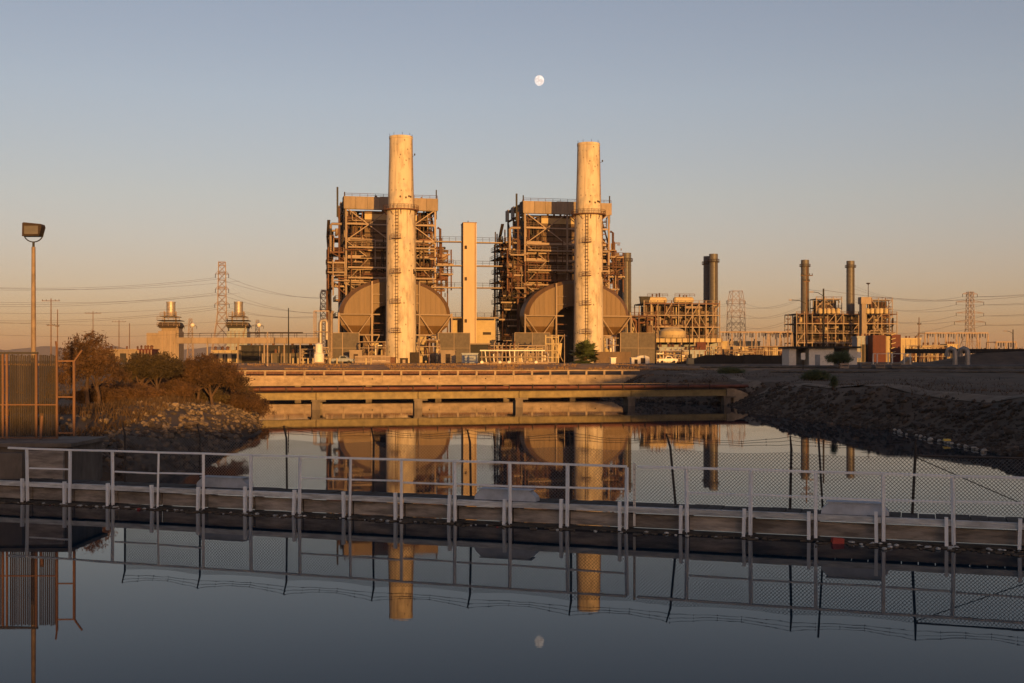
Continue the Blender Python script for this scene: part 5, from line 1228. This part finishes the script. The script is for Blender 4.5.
mb = MB(); hz2 = ZW(297, 530) - GZ; mb.tube([(2.4, 1, hz2), (2.4, 1, hz2 + 6)], .15, 5); mb.lathe([(.1, 0), (.9, .5), (.9, .8), (.1, .9)], 10, (2.4, 1, hz2 + 5.6)); mb.build('antenna', brown, ls)
rt = thing('red_clad_tank', 'red clad block with pale central pipe at the foot of the right plant', 'tank house', (XW(887, 500), 500, GZ), R(4)); a = 14.5 * 500 / F
blk('left_wing', -a, -.5, 0, 8, 0, ZW(335, 500) - GZ, redm, rt); blk('right_wing', 2.2, a, .3, 8, 0, ZW(334.5, 500) - GZ, redm, rt)
for k2 in range(9): bar('rib', (-a + .3 + k2 * .62, -.06, 0), (-a + .3 + k2 * .62, -.06, ZW(335.4, 500) - GZ), .12, .1, redm, rt)
mb = MB(); mb.tube([(.9, 2, 0), (.9, 2, ZW(336, 500) - GZ)], 1.25, 14); mb.build('centre_pipe', yellowb, rt, smooth=40)
for k2 in range(6): z = 2 + k2 * 1.9; bar('pipe_bridge', (1.6, -.3, z), (a - 2.5, -.3, z + .6), .25, .3, yellowb, rt)
low_building(857, 873, 336, 505, 7, bluegrey, 'dark blue shed left of the red clad block', doors=1)
# white gatehouse and loading dock
gh = thing('gatehouse', 'white gatehouse with dark overhanging flat roof on the right bank', 'gatehouse', (XW(823, 196), 196, 3.3)); k = 196 / F; hG = ZW(348.2, 196) - 3.3
a = 34 * k
for x0_, x1_ in ((-a, -a + 3.5 * k * 2), (-a + 20 * k, -a + 45 * k), (-a + 60 * k, a)): blk('wall', x0_, x1_, 0, 5, 0, hG, white, gh)
blk('back_wall', -a + .02, a - .02, 4.6, 4.98, 0, hG - .01, bluegrey, gh); blk('roof', -a - .5, a + .5, -.8, 5.8, hG + .003, hG + .3, dark, gh)
blk('door', -a + 26 * k, -a + 31 * k, -.05, .02, .02, hG * .66, bluegrey, gh)
blk('plinth', -a - .1, a + .1, -.1, 5.1, -.6, .012, oldconc, gh)
dk = thing('loading_dock', 'low dock with white posts and ramp right of the gatehouse', 'dock', (XW(888, 200), 200, 3.4)); k = 200 / F
mb = MB(); mb.prism([(-15 * k, -.5), (24 * k, -.5), (24 * k, 1.6), (16 * k, 0.55), (-15 * k, .35)], 0, 3); mb.build('platform', bconc, dk)
for px, h in ((-15, 2.2), (-11, 2.2), (0, 2.4), (16, 2.2), (22, 2.2)): bar('post', (px * k, -.1, .4), (px * k, -.1, h), .16, .16, white, dk)
bar('post', (3 * k, -.6, -.4), (3 * k, -.6, 2.2), .2, .2, white, dk)
bar('rail', (-15 * k, -.1, 2.15), (22 * k, -.1, 2.15), .1, .1, white, dk)
def sign(px, y0, D, label):
    x = XW(px, D); zg = height(x, D); h = ZW(y0, D) - zg; o = thing('sign_post', label, 'sign', (x, D, zg - .1)); bar('post', (0, 0, 0), (0, 0, h - .1), .1, .1, brown, o); blk('sign_panel', -.28, .28, -.08, -.055, h - .75, h + .1, white, o)
sign(803, 353, 150, 'small white sign on a post left of the green bush')
sign(859, 352, 170, 'small pale sign post right of the dark tree by the gatehouse')
# black screened fence and berm fence
bf = thing('black_screen_fence', 'long black screened fence behind the right bank', 'fence', (XW(706, 245), 245, 3.6), R(0))
wv = (800 - 706) * 245 / F; hF = ZW(355, 245) - 3.6
for i in range(10):
    blk('screen_panel', wv * i / 10 + .03, wv * (i + 1) / 10 - .03, 0, .08, .05, hF + .12 * math.sin(i * 1.7), blackt, bf); bar('post', (wv * i / 10, -.08, 0), (wv * i / 10, -.08, hF + .2), .1, .1, dark, bf)
mb = MB(); q0 = (XW(706, 245), 245); mb.prism([(-7, 0), (0, 0), (0, hF)], 0, .1); mb.build('end_panel', blackt, bf)
b2 = thing('berm_fence', 'low black fence with short posts along the crest of the far berm', 'fence', (XW(905, 232), 232, 5.9)); wv = (1040 - 905) * 232 / F
for i in range(30): bar('post', (wv * i / 30, 0, -.3), (wv * i / 30, 0, 1.05), .08, .08, dark, b2)
for i in range(15): blk('screen_panel', wv * i / 15 + .02, wv * (i + 1) / 15 - .02, .05, .1, -.1, .8, blackt, b2)
# silver vent goosenecks on the right bank
for px, lab in ((953, 'left upright silver vent pipe with curved top on the berm'), (965.5, 'right upright silver vent pipe with curved top on the berm')):
    o = thing('vent_gooseneck', lab, 'vent pipe', (XW(px, 200), 200, 3.3), 0, 'silver vent pipes'); r = .42; h = ZW(348.5, 200) - 3.3
    mb = MB(); mb.tube([(.35, 0, 0), (.35, 0, h - .6), (.2, .1, h - .15), (-.2, .3, h + .02), (-.55, .6, h - .2), (-.65, .7, h - .8), (-.65, .7, h - 1.4)], [r] * 7, 14); mb.build('pipe', silver, o, smooth=50)
    mb = MB(); mb.lathe([(r * 1.3, 0), (r * 1.3, .25), (r, .3)], 14, (.35, 0, 0)); mb.build('flange', brown, o)
# long pipeline on the right bank
pl = thing('bank_pipeline', 'long grey pipeline on saddles along the right bank', 'pipeline', (XW(846, 178), 178, 3.25)); L = (1060 - 846) * 178 / F
mb = MB(); mb.tube([(0, 0, .1), (L * .3, -1, .1), (L, -3.5, .1)], .42, 12); mb.build('pipe', pipegrey, pl, smooth=40)
for i in range(9): blk('saddle', L * i / 8 - .4, L * i / 8 + .4, -.6 - 3.3 * i / 8, .4 - 3.3 * i / 8, -1.3, -.1, oldconc, pl)
pl2 = thing('bank_pipeline', 'low grey pipeline beside the road at centre right', 'pipeline', (XW(700, 190), 190, 3.3)); L = (850 - 700) * 190 / F
mb = MB(); mb.tube([(0, 0, .1), (L, -2, .1)], .25, 10); mb.build('pipe', pipegrey, pl2, smooth=40)
for i in range(7): blk('saddle', L * i / 6 - .3, L * i / 6 + .3, -.4 - 2 * i / 6, .3 - 2 * i / 6, -.6, -.05, oldconc, pl2)
pl3 = thing('bank_pipeline', 'thin dark pipeline on low saddles nearest the rocky right bank', 'pipeline', (XW(770, 150), 150, 2.95)); L = (1080 - 770) * 150 / F
mb = MB(); mb.tube([(0, 0, .1), (L * .5, -2.5, .1), (L, -4, .1)], .2, 10); mb.build('pipe', pipegrey, pl3, smooth=40)
for i in range(10): blk('saddle', L * i / 9 - .25, L * i / 9 + .25, -.4 - 4 * i / 9, .3 - 4 * i / 9, -.8, -.05, oldconc, pl3)
for i, px in enumerate((840, 862, 876, 892)):
    crate_fence(px, px + 9, 367, 373, 176, 'road_barrier', ('leftmost', 'second from left', 'third from left', 'rightmost')[i] + ' of the low road barriers below the gatehouse dock', oldconc if i % 2 else steel, 2, 2)
# pale concrete blocks by the bridge road
for px, py, D, lab in ((726, 366, 205, 'left of two pale concrete slabs before the black fence'), (747, 366.5, 205, 'right of two pale concrete slabs before the black fence')):
    mb = MB(); mb.prism([(-1.2, 0), (1.2, 0), (1.0, .5), (-.8, .6)], -.6, .6); x = XW(px, D); tag(mb.build('concrete_slab', bconc, loc=(x, D, height(x, D) - .02)), lab, 'slab')
# substations: gantries and pale gear behind the fence
def gantry(px0, px1, y0, D, bays, label, seed):
    rr = random.Random(seed); o = thing('substation_gantry', label, 'gantry', (XW(px0, D), D, GZ), 0); w_ = (px1 - px0) * D / F; h = ZW(y0, D) - GZ
    bar('top_beam', (0, 0, h), (w_, 0, h), .5, .5, lattice, o); bar('top_beam', (0, 9, h), (w_, 9, h), .4, .4, lattice, o)
    for i in range(bays + 1):
        x = w_ * i / bays; bar('leg', (x - .9, 0, 0), (x, 0, h), .35, .35, lattice, o); bar('leg', (x + .9, 0, 0), (x, 0, h), .35, .35, lattice, o); bar('leg', (x, 9, 0), (x, 9, h), .35, .35, lattice, o); bar('tie', (x, 0, h), (x, 9, h), .25, .25, lattice, o)
        if i < bays:
            for t in (.25, .5, .75):
                xx = x + w_ / bays * t; mb = MB(); mb.tube([(xx, 0, h), (xx, 0, h - rr.uniform(1.5, 2.5))], .22, 5); mb.build('insulator', brown, o)
            for q in range(3):
                xx = x + w_ / bays * rr.uniform(.1, .9); hh = rr.uniform(2.5, 5.5); mb = MB(); mb.tube([(xx, 4, 0), (xx, 4, hh)], .3, 6); mb.box((xx, 4, hh), (1.5, .5, .4)); mb.build('switchgear', rr.choice((yellowb, steel, pale)), o)
    return o
gantry(720, 792, 332, 520, 6, 'substation gantry right of the lone dark stack', 41); gantry(925, 988, 333, 520, 6, 'substation gantry under the far right pylon', 42); gantry(996, 1016, 342, 450, 2, 'small gantry near the right edge', 43)
gantry(770, 792, 333, 560, 2, 'small gantry just left of the right plant', 44)
low_building(716, 760, 341, 600, 10, yellowb, 'long pale yellow hall behind the left substation', doors=0)
low_building(900, 921, 338, 600, 10, yellowb, 'pale yellow hall right of the red clad block', doors=0)
low_building(923, 944, 345, 480, 7, pale, 'orange lit building under the left end of the right gantry', doors=3)
low_building(947, 958, 344, 500, 7, yellowb, 'small cream building beneath the far right pylon', doors=1)
for i, px in enumerate((724, 733, 742, 750, 757, 764, 772, 780)):
    hut(px, px + 6, 349 - (i * 7 % 4), 470, 4, 'transformer', ('first', 'second', 'third', 'fourth', 'fifth', 'sixth', 'seventh', 'eighth')[i] + ' tan transformer from the left behind the black fence', 'transformer', (casing, pale, yellowb, rust)[i % 4], door=False)
low_building(985, 1030, 351, 420, 6, brown, 'dark low row of sheds at the right edge', doors=4)

# ------------------------------------------------------------------ moon
mm = bpy.data.materials.new('moon'); mm.use_nodes = True; n = mm.node_tree.nodes; l = mm.node_tree.links; b = n['Principled BSDF']
tc = n.new('ShaderNodeTexCoord'); nz = n.new('ShaderNodeTexNoise'); nz.inputs['Scale'].default_value = 0.018; nz.inputs['Detail'].default_value = 3; l.new(tc.outputs['Object'], nz.inputs[0])
cr = n.new('ShaderNodeValToRGB'); cr.color_ramp.elements[0].position = .4; cr.color_ramp.elements[1].position = .6; cr.color_ramp.elements[0].color = (.55, .50, .48, 1); cr.color_ramp.elements[1].color = (.80, .73, .68, 1)
l.new(nz.outputs['Fac'], cr.inputs[0]); l.new(cr.outputs[0], b.inputs['Emission Color']); b.inputs['Emission Strength'].default_value = 0.8; b.inputs['Base Color'].default_value = (.05, .05, .06, 1); b.inputs['Roughness'].default_value = 1
q = P(539.3, 80.5, 20000); mb = MB(); mb.lathe([(88 * math.sin(t), -88 * math.cos(t)) for t in [math.pi * (k + .02) / 24.04 for k in range(25)]], 32)
o = mb.build('moon', mm, smooth=80, loc=q); o.scale = (.93, 1, 1.0); tag(o, 'pale nearly full moon above the right chimney', 'moon')

# ------------------------------------------------------------------ evening haze
hm = bpy.data.materials.new('haze_air'); hm.use_nodes = True; n = hm.node_tree.nodes; l = hm.node_tree.links
n.remove(n['Principled BSDF']); pv = n.new('ShaderNodeVolumePrincipled'); pv.inputs['Color'].default_value = (0.78, 0.72, 0.78, 1); pv.inputs['Density'].default_value = 0.00004
l.new(pv.outputs[0], n['Material Output'].inputs['Volume'])
mb = MB(); mb.b2(-12000, 12000, -2500, 15000, -8, 260); tag(mb.build('haze', hm), kind='stuff')
